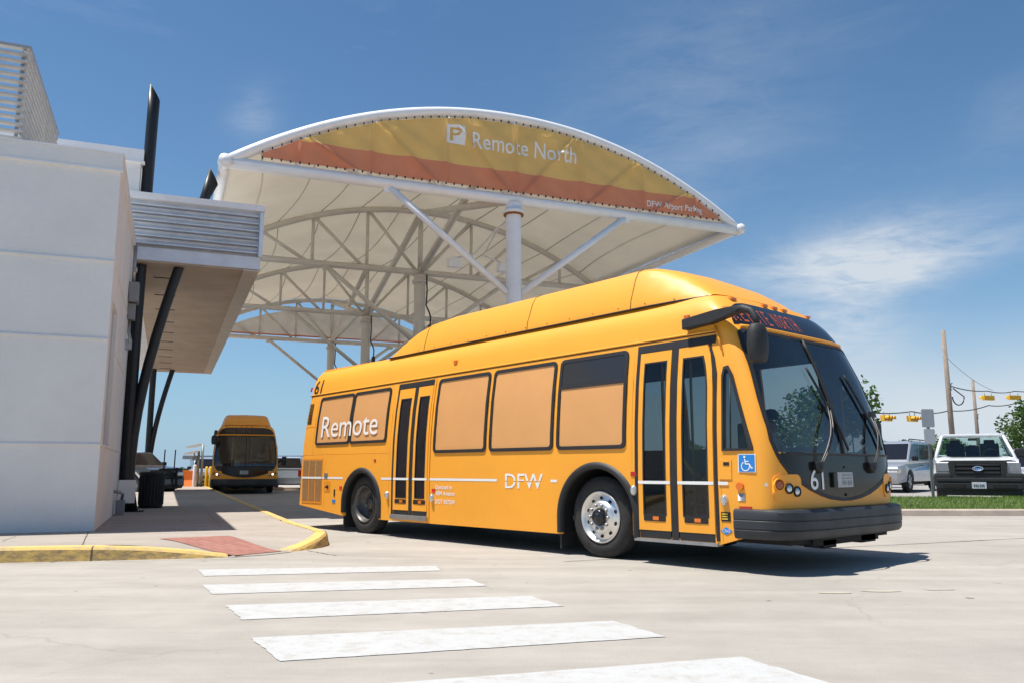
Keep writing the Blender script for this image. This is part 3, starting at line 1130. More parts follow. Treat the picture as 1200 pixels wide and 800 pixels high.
# services on the side wall
o = thing('electrical_enclosure', 'grey electrical boxes and conduit fixed to the terminal side wall below the canopy', 'electrical box', tuple(tq(0.0, 4.55)), RZT)
bt = MB()
bt.box((0.10, 0.05, 4.56), (0.18, 0.42, 0.40), bev=0.01)
bt.build('upper_box', M['greybox'], o)
bt = MB()
bt.box((0.08, 0.10, 4.18), (0.13, 0.24, 0.32), bev=0.01)
bt.build('lower_box', M['greybox'], o)
bt = MB()
bt.tube([(0.07, 0.05, 4.75), (0.07, 0.05, 5.55)], 0.035, 8)
bt.tube([(0.07, 0.05, 5.05), (0.13, 0.05, 5.05)], 0.06, 8)
bt.build('conduit', M['steel'], o)
bt = MB()
bt.tube([(0.05, 0.1, 4.02), (0.05, 0.1, 3.78), (0.09, 0.0, 3.6), (0.05, 0.1, 3.45)], 0.03, 8)
bt.box((0.06, 0.1, 3.52), (0.12, 0.16, 0.2))
bt.build('junction', M['steel'], o)
o = thing('water_meter', 'white panel and small grey valve box low on the terminal side wall', 'utility fitting', tuple(tq(0.0, 4.3)), RZT)
bt = MB()
bt.box((0.20, 0.75, 0.60), (0.32, 0.03, 0.46), bev=0.005)
bt.build('panel', M['white_post'], o)
bt = MB()
bt.box((0.12, 0.25, 0.30), (0.16, 0.22, 0.30), bev=0.02)
bt.build('valve_box', M['greybox'], o)
bt = MB()
bt.tube([(0.0, 0.05, 0.62), (0.12, 0.05, 0.60), (0.16, 0.15, 0.58), (0.14, 0.25, 0.45)], 0.028, 8)
bt.build('pipe', M['steel'], o)

# litter bin under the canopy
bn = thing('litter_bin', 'black ribbed litter bin standing under the flat canopy beside the bowed posts', 'bin', tuple(tq(0.62, 7.75, 0.16)), RZT)
bt = MB()
bt.lathe([(0.0, 0.0), (0.0, 0.25), (0.05, 0.262), (0.74, 0.270), (0.76, 0.285), (0.80, 0.285), (0.83, 0.24), (0.83, 0.15), (0.79, 0.14), (0.79, 0.0)], axis='Z', n=24)
for k in range(24):
    a = 2 * PI * k / 24
    bt.box((0.270 * math.cos(a), 0.270 * math.sin(a), 0.40), (0.012, 0.036, 0.64), rz=a)
bt.build('body', M['bin'], bn)

# ================================================================== THE TENT
tent = thing('tent_canopy', 'large white arched fabric canopy on steel columns with a yellow and red banner', 'canopy', (0.04, 20.5, 0), RZT)
HWT, ZC, ZA, BAY, NB = 7.04, 7.87, 10.08, 8.6, 3


def arch_z(t):
    x = t / HWT
    return ZC + (ZA - ZC) * (1 - abs(x) ** 2.1)


for f in range(NB + 1):
    q = f * BAY
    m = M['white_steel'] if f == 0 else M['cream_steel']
    k = 1.0 if f == 0 else 0.8
    bt = MB()
    bt.lathe([(0.0, 0.195 if f == 0 else 0.2), (ZC - 0.28, 0.195 if f == 0 else 0.2)], (0, q, 0), 'Z', 24)
    col = bt.build('column', m, tent)
    bt = MB()
    bt.lathe([(ZC - 0.42, 0.2), (ZC - 0.418, 0.26), (ZC - 0.385, 0.26), (ZC - 0.38, 0.205)], (0, q, 0), 'Z', 24)
    bt.build('flange', M['rust'] if f == 0 else m, col)
    bt = MB()
    bt.lathe([(ZC - 0.375, 0.2), (ZC - 0.37, 0.27), (ZC - 0.28, 0.27), (ZC - 0.27, 0.205), (ZC - 0.1, 0.21)], (0, q, 0), 'Z', 24)
    bt.build('head_collar', m, col)
    bt = MB()
    bt.lathe([(0.0, 0.34), (0.03, 0.34), (0.03, 0.0)], (0, q, 0), 'Z', 24)
    bt.build('base_plate', m, col)
    if f > 0:
        bt = MB()
        bt.tube([(0.19, q - 0.2, ZC - 0.1), (0.2, q - 0.23, ZC - 0.7), (0.17, q - 0.24, ZC - 1.2), (0.28, q - 0.27, ZC - 1.45), (0.33, q - 0.27, ZC - 1.62), (0.32, q - 0.25, ZC - 1.9)], 0.028, 8)
        bt.box((0.32, q - 0.25, ZC - 2.02), (0.13, 0.13, 0.24))
        bt.build('conduit', M['wire'], col)
    bt = MB()
    bt.tube([(-HWT - 0.1, q, ZC), (HWT + 0.1, q, ZC)], 0.135 * k, 14)
    bt.build('chord', m, tent)
    bt = MB()
    bt.tube([(HWT * (-1 + i / 24), q, arch_z(HWT * (-1 + i / 24))) for i in range(49)], 0.13 * k, 14)
    bt.build('arch', m, tent)
    # webs
    ts = [0, 1.9, 3.75, 5.45]
    for s in (-1, 1):
        for i, t in enumerate(ts):
            if not (i == 0 and s == 1):
                bt = MB()
                bt.tube([(s * t, q, ZC), (s * t, q, arch_z(t) - 0.02)], (0.09 if i == 0 else 0.058) * (1 if f else 0.9), 10)
                bt.build('web', m, tent)
            if i < 3:
                bt = MB()
                bt.tube([(s * (t + 0.1), q, ZC), (s * ts[i + 1], q, arch_z(ts[i + 1]))], 0.06, 10)
                bt.build('web', m, tent)
        bt = MB()
        bt.tube([(s * 3.25, q - 0.02, ZC - 0.1), (s * 0.18, q - 0.02, 5.42)], 0.085 if f == 0 else 0.08, 12)
        bt.build('brace', m, tent)
        bt = MB()
        bt.box((s * 3.25, q - 0.02, ZC - 0.12), (0.3, 0.05, 0.22))
        bt.build('gusset', m, tent)
    if f < NB:
        for za, zb, in ((ZC, ZA - 0.15), (ZA - 0.15, ZC)):
            bt = MB()
            bt.tube([(0, q + 0.2, za + 0.05), (0, q + BAY - 0.2, zb + 0.05)], 0.115, 12)
            bt.build('tie_strut', M['cream_steel'], tent)
for s in (-1, 1):
    bt = MB()
    bt.tube([(s * HWT, -0.12, ZC), (s * HWT, NB * BAY + 0.12, ZC)], 0.12, 14)
    bt.build('eave_tube', M['white_steel'], tent)
    bt = MB()
    bt.lathe([(-0.14, 0.0), (-0.14, 0.15), (0.14, 0.15), (0.14, 0.0)], (s * HWT, -0.02, ZC), 'Y', 18)
    bt.build('eave_cap', M['white_steel'], tent)


def mem_z(t, q):
    fr = (q / BAY) % 1.0
    sag = 0.30 * math.sin(PI * fr) * (1 - abs(t / HWT) ** 3)
    return arch_z(t) + 0.13 - sag


def mem(a, c):
    t = HWT * (2 * a - 1)
    q = NB * BAY * c
    # eave edge scallops in a little between the frames
    fr = (q / BAY) % 1.0
    return Vector((t * (1.0 - 0.008 * math.sin(PI * fr)), q, mem_z(t, q)))


bt = MB()
bt.grid(48, 60, mem)
ob = bt.build('membrane', M['membrane'], tent)
so = ob.modifiers.new('thick', 'SOLIDIFY')
so.thickness = 0.006
apply_mods(ob)
for t in [-6.3, -4.9, -3.5, -2.1, -0.7, 0.7, 2.1, 3.5, 4.9, 6.3]:
    bt = MB()
    for b_ in range(NB):
        q0 = b_ * BAY
        pts = []
        for k in range(13):
            q = q0 + BAY * k / 12
            # seams fan slightly inward between frames
            tt = t * (1.0 - 0.06 * math.sin(PI * k / 12))
            pts.append((tt, q, mem_z(tt, q) - 0.012))
        bt.tube(pts, 0.014, 6, smooth=True)
    bt.build('seam', M['seam'], tent)

# front banner: cloth laced into the first arch, drawn over the webs behind it
web_lines = []
for s in (-1, 1):
    tsl = [0, 1.9, 3.75, 5.45]
    for i, t in enumerate(tsl):
        web_lines.append(((s * t, ZC), (s * t, arch_z(t))))
        if i < 3:
            web_lines.append(((s * (t + 0.1), ZC), (s * tsl[i + 1], arch_z(tsl[i + 1]))))


def seg_d(x, z, sg):
    (ax, az_), (bx, bz) = sg
    dx, dz = bx - ax, bz - az_
    u = max(0, min(1, ((x - ax) * dx + (z - az_) * dz) / (dx * dx + dz * dz)))
    return math.hypot(x - ax - u * dx, z - az_ - u * dz)


def ban_y(x, z):
    d = min(seg_d(x, z, g) for g in web_lines)
    r = math.exp(-(d / 0.05) ** 2) * 0.07
    w = 0.022 * math.sin(2.6 * x + 3.1 * z) + 0.016 * math.sin(6.7 * x - 4.3 * z + 1.0) + 0.010 * math.sin(11 * (x * 0.6 + z) + 2)
    w += 0.020 * math.sin(7.0 * (z - 0.55 * abs(x))) * math.exp(-((z - arch_z(x)) / 0.8) ** 2)
    return -0.13 - r - w * 0.9


BT, BZ0 = 6.25, ZC + 0.17


def ban_top(t):
    return max(BZ0 + 0.005, arch_z(t) - 0.21)


ban = MB()
NU, NV = 200, 40
grid_v = []
for i in range(NU + 1):
    t = -BT + 2 * BT * i / NU
    col_ = []
    zt = ban_top(t)
    for j in range(NV + 1):
        z = BZ0 + (zt - BZ0) * j / NV
        col_.append(ban.bm.verts.new((t, ban_y(t, z), z)))
    grid_v.append(col_)
ZRED = ZC + 0.70
for i in range(NU):
    for j in range(NV):
        f = ban.bm.faces.new((grid_v[i][j], grid_v[i + 1][j], grid_v[i + 1][j + 1], grid_v[i][j + 1]))
        f.smooth = True
bmesh.ops.bisect_plane(ban.bm, geom=ban.bm.verts[:] + ban.bm.edges[:] + ban.bm.faces[:], plane_co=(0, 0, ZRED), plane_no=(0, 0, 1))
for f in ban.bm.faces:
    f.material_index = 1 if f.calc_center_median().z < ZRED else 0
banner = ban.build('banner', [M['ban_yel'], M['ban_red']], tent, normals=False)


def on_ban(x, z):
    return (x, ban_y(x, z) - 0.012, z)


text_obj('lettering', 'Remote North', 0.62, lambda x, y: on_ban(-1.18 + x, ZC + 1.185 + y), M['ban_white'], banner, width=2.92, offset=0.004)
text_obj('lettering', 'DFW Airport Parking', 0.24, lambda x, y: on_ban(3.93 + x, ZC + 0.30 + y), M['ban_white'], banner, width=1.78, offset=0.003)
bt = MB()
bt.grid(10, 10, lambda a, c: on_ban(-1.88 + 0.50 * a, ZC + 1.22 + 0.50 * c))
pb = bt.build('logo_square', M['ban_white'], banner, normals=False)
text_obj('letter_mark', 'P', 0.50, lambda x, y: (lambda p: (p[0], p[1] - 0.004, p[2]))(on_ban(-1.775 + x, ZC + 1.295 + y)), M['ban_yel'], banner, offset=0.006, width=0.29)
# lacing eyelets
bt = MB()
for i in range(61):
    t = -BT + 2 * BT * i / 60
    bt.box((t, -0.17, BZ0 - 0.015), (0.035, 0.03, 0.05))
    bt.box((t, -0.17, ban_top(t) + 0.02), (0.03, 0.03, 0.05))
lc = bt.build('lacing', M['wire'], banner)
lc['kind'] = 'stuff'
# plain banner in the far arch, seen from behind
bt = MB()
bt.grid(60, 12, lambda a, c: ((2 * a - 1) * 6.2, NB * BAY - 0.02 + 0.03 * math.sin(9 * a + 5 * c), ZC + 0.16 + (max(ZC + 0.2, arch_z((2 * a - 1) * 6.2) - 0.45) - ZC - 0.16) * c))
bb = bt.build('rear_banner', M['ban_grey'], tent, normals=False)
bt = MB()
bt.box((0, NB * BAY - 0.06, ZC + 0.20), (12.2, 0.02, 0.07))
bt.build('rear_banner_hem', M['ban_red'], bb)
# floodlights under the first frame
for t in (-0.75, 0.75):
    bt = MB()
    bt.box((t, 2.6, 6.75), (0.34, 0.26, 0.26), bev=0.03)
    bt.prism([(t - 0.2, 6.60), (t + 0.2, 6.60), (t + 0.13, 6.85), (t - 0.13, 6.85)], 2.42, 2.52, axis='Y')
    bt.tube([(t, 2.6, 6.88), (t * 0.2, 2.6, 7.05), (0, 1.0, 7.45), (0, 0.12, 7.45)], 0.025, 6)
    bt.build('floodlight', M['white_steel'], tent)
# ================================================================== THE BUS
BD, BP = 0.40, 4.8
SZ = ([.3, .7, .95, 1.2, 1.45, 1.75, 2.1, 2.45, 2.6, 2.75, 2.95], [2.36, 2.37, 2.37, 2.36, 2.32, 2.23, 2.11, 1.96, 1.87, 1.76, 1.56])
HWZ = ([0, .95, 1.5, 2.0, 2.4, 2.6, 2.75, 2.85, 2.95], [1.375, 1.38, 1.365, 1.325, 1.265, 1.23, 1.19, 1.14, 1.05])
REAR = -7.45


def fS(z):
    return interp(z, *SZ)


def fH(z):
    return interp(z, *HWZ)


def rake(s, z):
    return z + 0.015 * s * sstep(1.35, 2.35, z)


def drop(tau):
    a = min(1.0, abs(tau))
    return BD * (1 - (1 - a ** BP) ** (1 / BP))


def P_front(y, z, off=0.0):
    """Point of the front, at lateral y and height z, set proud by off."""
    def base(y_, z_):
        h = fH(z_)
        return Vector((fS(z_) - drop(max(-.9995, min(.9995, y_ / h))), y_, rake(2.0, z_)))
    p = base(y, z)
    e = 0.01
    dy = base(y + e, z) - base(y - e, z)
    dz = base(y, z + e) - base(y, z - e)
    n = dy.cross(dz).normalized()
    if n.x < 0:
        n = -n
    return p + n * off


def y_at(s, z):
    d = fS(z) - s
    h = fH(z)
    if d >= BD:
        return h
    a = max(0.0, 1 - d / BD)
    return h * (1 - a ** BP) ** (1 / BP)


def P_side(s, z, off=0.0, sd=-1):
    """Point of a side wall (sd=-1 the kerb side), set proud by off."""
    e = 0.01
    y = y_at(s, z)
    ds = (y_at(s + e, z) - y_at(s - e, z)) / (2 * e)
    dz = (y_at(s, z + e) - y_at(s, z - e)) / (2 * e)
    n = Vector((-ds, 1, -dz)).normalized()
    p = Vector((s, y, z)) + n * off
    return Vector((p.x, p.y * sd, rake(p.x, p.z)))


def patch(polys, fn, name, m, parent, off=0.004, step=0.10, back=0.012, sd=None):
    """A thin panel of the outline poly (flat coordinates) laid on a surface fn(u, v, off)."""
    b_ = MB()
    if polys and not isinstance(polys[0], list):
        polys = [polys]
    for poly in polys:
        t_ = bmesh.new()
        t_.faces.new([t_.verts.new((p[0], p[1], 0)) for p in poly])
        for ax in (0, 1):
            lo = min(p[ax] for p in poly)
            hi = max(p[ax] for p in poly)
            v = math.floor(lo / step) * step + step
            while v < hi - 1e-4:
                co = [0, 0, 0]
                no = [0, 0, 0]
                co[ax] = v
                no[ax] = 1
                bmesh.ops.bisect_plane(t_, geom=t_.verts[:] + t_.edges[:] + t_.faces[:], plane_co=co, plane_no=no)
                v += step
        bmesh.ops.recalc_face_normals(t_, faces=t_.faces[:])
        flat = {}
        for v in t_.verts:
            flat[v] = b_.bm.verts.new(fn(v.co.x, v.co.y, off))
        for f in t_.faces:
            nf = b_.bm.faces.new([flat[v] for v in f.verts])
            nf.smooth = True
        low = {}
        for e in t_.edges:
            if e.is_boundary:
                q = []
                be = b_.bm.edges.get((flat[e.verts[0]], flat[e.verts[1]]))
                if be:
                    be.smooth = False
                for v in e.verts:
                    if v not in low:
                        low[v] = b_.bm.verts.new(fn(v.co.x, v.co.y, off - back))
                    q.append(v)
                b_.bm.faces.new((flat[q[0]], flat[q[1]], low[q[1]], low[q[0]]))
        t_.free()
    return b_.build(name, m, parent)


def ring(outer, inner, fn, name, m, parent, off=0.012, back=0.02):
    b_ = MB()
    n = len(outer)
    vo = [b_.bm.verts.new(fn(p[0], p[1], off)) for p in outer]
    vi = [b_.bm.verts.new(fn(p[0], p[1], off)) for p in inner]
    vo2 = [b_.bm.verts.new(fn(p[0], p[1], off - back)) for p in outer]
    vi2 = [b_.bm.verts.new(fn(p[0], p[1], off - back)) for p in inner]
    for i in range(n):
        j = (i + 1) % n
        b_.bm.faces.new((vo[i], vo[j], vi[j], vi[i]))
        b_.bm.faces.new((vo[i], vo[j], vo2[j], vo2[i]))
        b_.bm.faces.new((vi[i], vi[j], vi2[j], vi2[i]))
    return b_.build(name, m, parent)


def dens(poly, step=0.08):
    out = []
    for i in range(len(poly)):
        a, c = Vector(poly[i]), Vector(poly[(i + 1) % len(poly)])
        n = max(1, int((c - a).length / step))
        for k in range(n):
            p = a.lerp(c, k / n)
            out.append((p.x, p.y))
    return out


def near(s, z, off=0.0):
    return P_side(s, z, off, -1)


def far_(s, z, off=0.0):
    return P_side(s, z, off, 1)


def row_outline(zs, ws, n=None):
    """Symmetric outline from rows of height and half width."""
    return [(w, z) for z, w in zip(zs, ws)] + [(-w, z) for z, w in reversed(list(zip(zs, ws)))]


bus_rz = math.atan2(-0.739, 0.674)
bus = thing('city_bus', 'orange bus numbered 61 in the foreground, seen from its kerb side and front', 'bus', (2.048, 10.923, 0), bus_rz, 'orange shuttle buses')

# ---- body shell
b = MB()
zr = [None, .5, .72, .95, 1.2, 1.45, 1.75, 2.1, 2.3, 2.45, 2.6, 2.68, 2.75, 2.8, 2.85, 2.9, 2.95]
NPH, NSD, NRR = 22, 26, 8
rings = []
for z in zr:
    zz = 0.25 if z is None else z
    S_, H_ = fS(zz), fH(zz)
    loop = []
    DR = 0.22
    Rz = REAR + 0.045 * (zz - 0.4)
    for k in range(NRR + 1):      # rear, from centre to kerb side
        ph = PI / 2 * (1 - k / NRR)
        loop.append((Rz + DR * (1 - (math.sin(ph)) ** (2 / 3.2)), -H_ * (math.cos(ph)) ** (2 / 3.2)))
    for k in range(1, NSD):
        a = k / NSD
        loop.append((Rz + DR + (S_ - BD - Rz - DR) * a, -H_))
    for k in range(NPH + 1):
        ph = PI * (1 - k / NPH)
        c_ = math.cos(ph)
        tau = math.copysign(abs(c_) ** (2 / BP), c_)
        loop.append((S_ - BD + BD * (max(0, math.sin(ph))) ** (2 / BP), tau * H_))
    for k in range(NSD - 1, 0, -1):
        a = k / NSD
        loop.append((Rz + DR + (S_ - BD - Rz - DR) * a, H_))
    for k in range(NRR, 0, -1):
        ph = PI / 2 * (1 - k / NRR)
        loop.append((Rz + DR * (1 - (math.sin(ph)) ** (2 / 3.2)), H_ * (math.cos(ph)) ** (2 / 3.2)))
    r_ = []
    for s, y in loop:
        z3 = zz
        if z is None:
            z3 = 0.25 + 0.092 * max(0, -5.62 - s) + 0.17 * sstep(1.88, 2.02, s)
        r_.append(b.bm.verts.new((s, y, rake(s, z3))))
    rings.append(r_)
n = len(rings[0])
for i in range(len(rings) - 1):
    for k in range(n):
        f = b.bm.faces.new((rings[i][k], rings[i][(k + 1) % n], rings[i + 1][(k + 1) % n], rings[i + 1][k]))
        f.smooth = True
top = b.bm.faces.new(rings[-1])
bmesh.ops.recalc_face_normals(b.bm, faces=b.bm.faces)
body = b.build('body', [M['orange'], M['inside']], bus)
so = body.modifiers.new('thick', 'SOLIDIFY')
so.thickness = 0.045
so.offset = -1
so.material_offset = 1
so.material_offset_rim = 0

WS_Z = [0.70, 0.72, 0.76, 0.82, 0.90, 0.99, 1.10, 1.20, 1.33, 1.55, 1.75, 2.0, 2.25, 2.40, 2.46, 2.49]
WS_W = [0.10, 0.34, 0.56, 0.77, 0.98, 1.13, 1.225, 1.275, 1.300, 1.300, 1.290, 1.260, 1.230, 1.205, 1.190, 1.145]
cutters = []


def cutter(poly, a0, a1, axis):
    b_ = MB()
    b_.prism(poly, a0, a1, axis)
    o_ = b_.build('cutter', None, bus)
    cutters.append(o_)
    md = body.modifiers.new('cut', 'BOOLEAN')
    md.operation = 'DIFFERENCE'
    md.solver = 'EXACT'
    md.object = o_


gz = [1.21, 1.33, 1.55, 1.75, 2.0, 2.25, 2.40, 2.46]
gw = [interp(z, WS_Z, WS_W) - 0.03 for z in gz]
cutter([(w, rake(2, z)) for w, z in zip(gw, gz)] + [(-w, rake(2, z)) for w, z in reversed(list(zip(gw, gz)))], 1.25, 3.0, 'X')
TRI = [(1.725, 1.225), (2.085, 1.225), (2.09, 1.26), (1.86, 2.0), (1.80, 2.10), (1.745, 2.09), (1.725, 2.0)]
cutter([(s, rake(s, z)) for s, z in [(1.75, 1.25), (2.04, 1.25), (1.84, 1.95), (1.79, 2.06), (1.75, 2.06)]], -1.6, 1.6, 'Y')
DOORC = [(0.63, 0.30), (1.58, 0.30), (1.58, 2.2), (1.50, 2.42), (0.63, 2.42)]
cutter(DOORC, -1.7, -0.95, 'Y')
WIN_FAR = [(-6.75, -5.68), (-5.60, -4.56), (-3.24, -2.08), (-1.97, -0.76), (-0.66, 0.42), (0.62, 1.50)]
for s0, s1 in WIN_FAR:
    z0 = 1.52 if s0 < -4.4 else 1.32
    cutter([(s0 + .03, rake(s0, z0)), (s1 - .03, rake(s1, z0)), (s1 - .03, rake(s1, 2.38)), (s0 + .03, rake(s0, 2.38))], 0.95, 1.7, 'Y')
# wheel arches: round cut-outs on both sides
for cx, rr in ((-0.04, 0.585), (-5.22, 0.53)):
    arc = [(cx + rr * math.cos(R(a)), 0.47 + rr * math.sin(R(a))) for a in range(0, 181, 10)] + [(cx - rr, -0.1), (cx + rr, -0.1)]
    cutter(arc, -1.7, -0.80, 'Y')
    cutter(arc, 0.80, 1.7, 'Y')
apply_mods(body)
for c_ in cutters:
    bpy.data.objects.remove(c_)
for f in body.data.polygons:
    f.use_smooth = True
try:
    body.data.set_sharp_from_angle(angle=R(32))
except Exception:
    pass

# ---- roof hump that houses the gas tanks
HB_S = [-5.00, -4.68, -4.28, -3.92, -3.45, -2.0, -0.5, 0.30, 0.52, 0.75, 1.05, 1.30, 1.47]
HB_Z = [2.93, 3.11, 3.30, 3.41, 3.46, 3.48, 3.50, 3.515, 3.50, 3.43, 3.29, 3.13, 3.00]
HB_W = [1.08, 1.08, 1.08, 1.08, 1.08, 1.08, 1.08, 1.08, 1.08, 1.075, 1.06, 1.03, 1.00]
HB_T = [1.05, 1.03, .99, .94, .91, .90, .90, .90, .89, .88, .88, .90, .93]
b = MB()
rows = []
for s, z, w, t in zip(HB_S, HB_Z, HB_W, HB_T):
    zb = rake(s, 2.945)
    z = z + 0.008 * s
    z = max(z, zb + 0.012)
    r_ = []
    hgt = z - zb
    for y, h in ((-w, 0), (-(w - .015), .22), (-(w * .35 + t * .65), .72), (-t, .90), (-(t - .09), .975), (-(t - .25), 1.0), (0, 1.03)):
        r_.append((y, zb + hgt * h))
    r_ = r_ + [(-y, h) for y, h in r_[-2::-1]]
    rows.append([b.bm.verts.new((s - 0.10 * (1 - math.cos(max(-1, min(1, y / w)) * PI / 2)) * 0 - (0.10 * (y / w) ** 4 if s > 0.4 else 0) + (0.08 * (y / w) ** 4 if s < -4 else 0), y, h)) for y, h in r_])
for i in range(len(rows) - 1):
    for k in range(len(rows[0]) - 1):
        f = b.bm.faces.new((rows[i][k], rows[i][k + 1], rows[i + 1][k + 1], rows[i + 1][k]))
        f.smooth = True
b.bm.faces.new(rows[0])
b.bm.faces.new(rows[-1][::-1])
hump = b.build('roof_hump', M['orange'], bus)
hump.data.set_sharp_from_angle(angle=R(28))
# dark seams: along the hump's foot and between its panels
b = MB()
pts = []
for s, w in zip(HB_S, HB_W):
    pts.append((s - (0.10 if s > 0.4 else 0) + (0.08 if s < -4 else 0), -w - .012, rake(s, 2.945) + 0.008))
for y in (-.86, -.6, -.3, 0, .3, .6, .86):
    pts.append((1.485 - 0.10 * (y / 1.0) ** 4, y, rake(1.47, 2.945) + 0.010))
b.tube(pts, 0.011, 6)
b.build('seam', M['black_vinyl'], hump)


def hump_y(s, h):
    """kerb side surface of the hump at fraction h of its height."""
    w, t, z = interp(s, HB_S, HB_W), interp(s, HB_S, HB_T), interp(s, HB_S, HB_Z) + 0.008 * s
    zb = rake(s, 2.945)
    return Vector((s, -interp(h, [0, .22, .72, .9, .975, 1.0], [w, w - .015, w * .35 + t * .65, t, t - .09, t - .25]) - 0.003, zb + (z - zb) * h + 0.002))


for s in (-3.95, -1.55, 0.30):
    b = MB()
    b.tube([hump_y(s, h) for h in (0.02, .1, .22, .45, .72, .82, .9, .975, 1.0)], 0.0035, 6)
    b.build('panel_gap', M['black_vinyl'], hump)
b = MB()
for s in [-4.1 + 0.42 * k for k in range(13)]:
    p = hump_y(s, 0.10)
    b.disc(p, (0, -1, 0.1), 0.006, 8, 0.004)
b.build('rivets', M['under'], hump)
# low roof rail behind the hump
b = MB()
b.box((-6.05, -0.80, rake(-6, 2.95) + 0.02), (2.5, 0.28, 0.05), bev=0.015)
b.build('roof_rail', M['orange'], bus)
b = MB()
b.box((-6.0, 0.1, rake(-6, 2.95) + 0.045), (0.7, 0.8, 0.1), bev=0.03)
b.build('roof_hatch', M['orange'], bus)

# gutter rail over the windows, both sides
for sd in (-1, 1):
    fn = near if sd < 0 else far_
    b = MB()
    pts = [fn(s, 2.50, 0.006) for s in [-7.2 + 0.5 * k for k in range(16)]] + [fn(0.5, 2.50, 0.006)]
    pts = [fn(-7.22 + (1.62 + 7.22) * k / 24, 2.50, 0.004) for k in range(25)]
    b.tube(pts, 0.013, 6)
    b.build('gutter', M['orange'], bus)
    b = MB()
    pts = [fn(-7.22 + (1.62 + 7.22) * k / 24, 2.482, 0.001) for k in range(25)]
    b.tube(pts, 0.006, 6)
    b.build('gutter_gap', M['black_vinyl'], bus)

# ---- windscreen, black mask and destination sign
gz2 = [1.19] + gz
gw2 = [interp(z, WS_Z, WS_W) for z in gz2]
ws_out = row_outline(gz2, gw2)
ws_out = dens(ws_out, 0.1)


def fr(y, z, off=0.0):
    return P_front(y, z, off)


ws = patch(ws_out, fr, 'windscreen', M['glass'], bus, off=0.0, back=0.006)
full = dens(row_outline(WS_Z, WS_W), 0.06)
inn = []
for y, z in full:
    zc = max(0.80, min(2.38, z))
    cy = 0.0
    # pull each rim point inward by a fixed width
    inn.append((y * (1 - 0.035 / max(0.12, abs(y))) if abs(y) > 0.2 else y, z + (0.035 if z < 1.0 and abs(y) < 1.22 else (-0.03 if z > 2.44 else 0))))
ring(full, inn, fr, 'windscreen_rubber', M['rubber'], bus, off=0.010, back=0.03)
mz = [z for z in WS_Z if z < 1.19] + [1.19]
mask_poly = dens(row_outline(mz, [interp(z, WS_Z, WS_W) for z in mz]), 0.07)
M['mask'] = mat('gloss_mask', (0.014, 0.013, 0.012), 0.14, 0, 0.1, 3, spec=0.35)
mask = patch(mask_poly, fr, 'front_mask', M['mask'], bus, off=0.006, step=0.08)
b = MB()
b.tube([fr(-1.19 + 2.38 * k / 20, 1.195, 0.010) for k in range(21)], 0.014, 6)
b.build('sill_rubber', M['rubber'], ws)
b = MB()
b.tube([fr(0.0, 1.2 + 1.27 * k / 12, 0.008) for k in range(13)], 0.020, 6)
b.build('divider', M['rubber'], ws)
sg_z = [2.555, 2.60, 2.68, 2.74, 2.79, 2.83, 2.855]
sg_w = [1.165, 1.155, 1.115, 1.07, 1.00, 0.90, 0.74]
M['signglass'] = mat('sign_glass', (0.012, 0.014, 0.018), 0.10, 0, spec=0.5)
sgp = patch(dens(row_outline(sg_z, sg_w), 0.06), fr, 'destination_sign', M['signglass'], bus, off=0.005, step=0.08)
FONT = {'R': ['11110', '10001', '10001', '11110', '10100', '10010', '10001'], 'E': ['11111', '10000', '10000', '11110', '10000', '10000', '11111'],
        'M': ['10001', '11011', '10101', '10101', '10001', '10001', '10001'], 'O': ['01110', '10001', '10001', '10001', '10001', '10001', '01110'],
        'T': ['11111', '00100', '00100', '00100', '00100', '00100', '00100'], 'N': ['10001', '11001', '10101', '10011', '10001', '10001', '10001'],
        'H': ['10001', '10001', '10001', '11111', '10001', '10001', '10001'], ' ': ['00000'] * 7}
for word_i, (word, y0) in enumerate((('REMOTE', -1.12), ('NORTH', -0.375))):
    cell = 0.0145
    y = y0
    for ch in word:
        b = MB()
        for r_i, row in enumerate(FONT[ch]):
            for c_i, bit in enumerate(row):
                if bit == '1':
                    # each dot of the matrix is doubled in height
                    for hh in range(1):
                        yy = y + c_i * cell
                        z_ = 2.76 - r_i * 0.0265
                        q = [(yy - .0056, z_ - .0108), (yy + .0056, z_ - .0108), (yy + .0056, z_ + .0108), (yy - .0056, z_ + .0108)]
                        b.face([fr(a_, c__, 0.0075) for a_, c__ in q])
        y += 0.114
        b.build('led_letter', M['led'], sgp, normals=False)
b = MB()
b.tube([fr(-1.13 + 2.26 * k / 24, 2.525, 0.004) for k in range(25)], 0.022, 8)
b.build('crossbar', M['orange'], bus)
for y in (-0.84, -0.22, 0.0, 0.22, 0.84):
    b = MB()
    p = fr(y, 2.90, 0.0)
    b.box(p, (0.05, 0.10, 0.03), bev=0.008)
    b.build('marker_light', M['amber'], bus)

# ---- number, plate
text_obj('number', '61', 0.30, lambda x, y: fr(-0.775 + x, 0.83 + y, 0.012), M['white_vinyl'], mask, width=0.27, offset=0.002)
pl = patch([(-0.22, 0.845), (0.13, 0.845), (0.13, 1.005), (-0.22, 1.005)], fr, 'number_plate', mat('grey_plate', (0.42, 0.42, 0.42), 0.4, 0.3, 0.15, 20), bus, off=0.024, back=0.014)
b = MB()
for z in (0.975, 0.94):
    b.face([fr(y, zz, 0.0275) for y, zz in ((-0.12, z - .007), (0.09, z - .007), (0.09, z + .007), (-0.12, z + .007))])
for y in (-0.10, -0.05, 0.02, 0.08):
    b.face([fr(yy, zz, 0.0275) for yy, zz in ((y - .017, .872), (y + .017, .872), (y + .017, .915), (y - .017, .915))])
b.build('plate_print', M['greybox'], pl, normals=False)
b = MB()
b.box(fr(-0.29, 0.925, 0.02), (0.03, 0.07, 0.16), bev=0.01)
b.build('plate_lamp', M['black_vinyl'], mask)
b = MB()
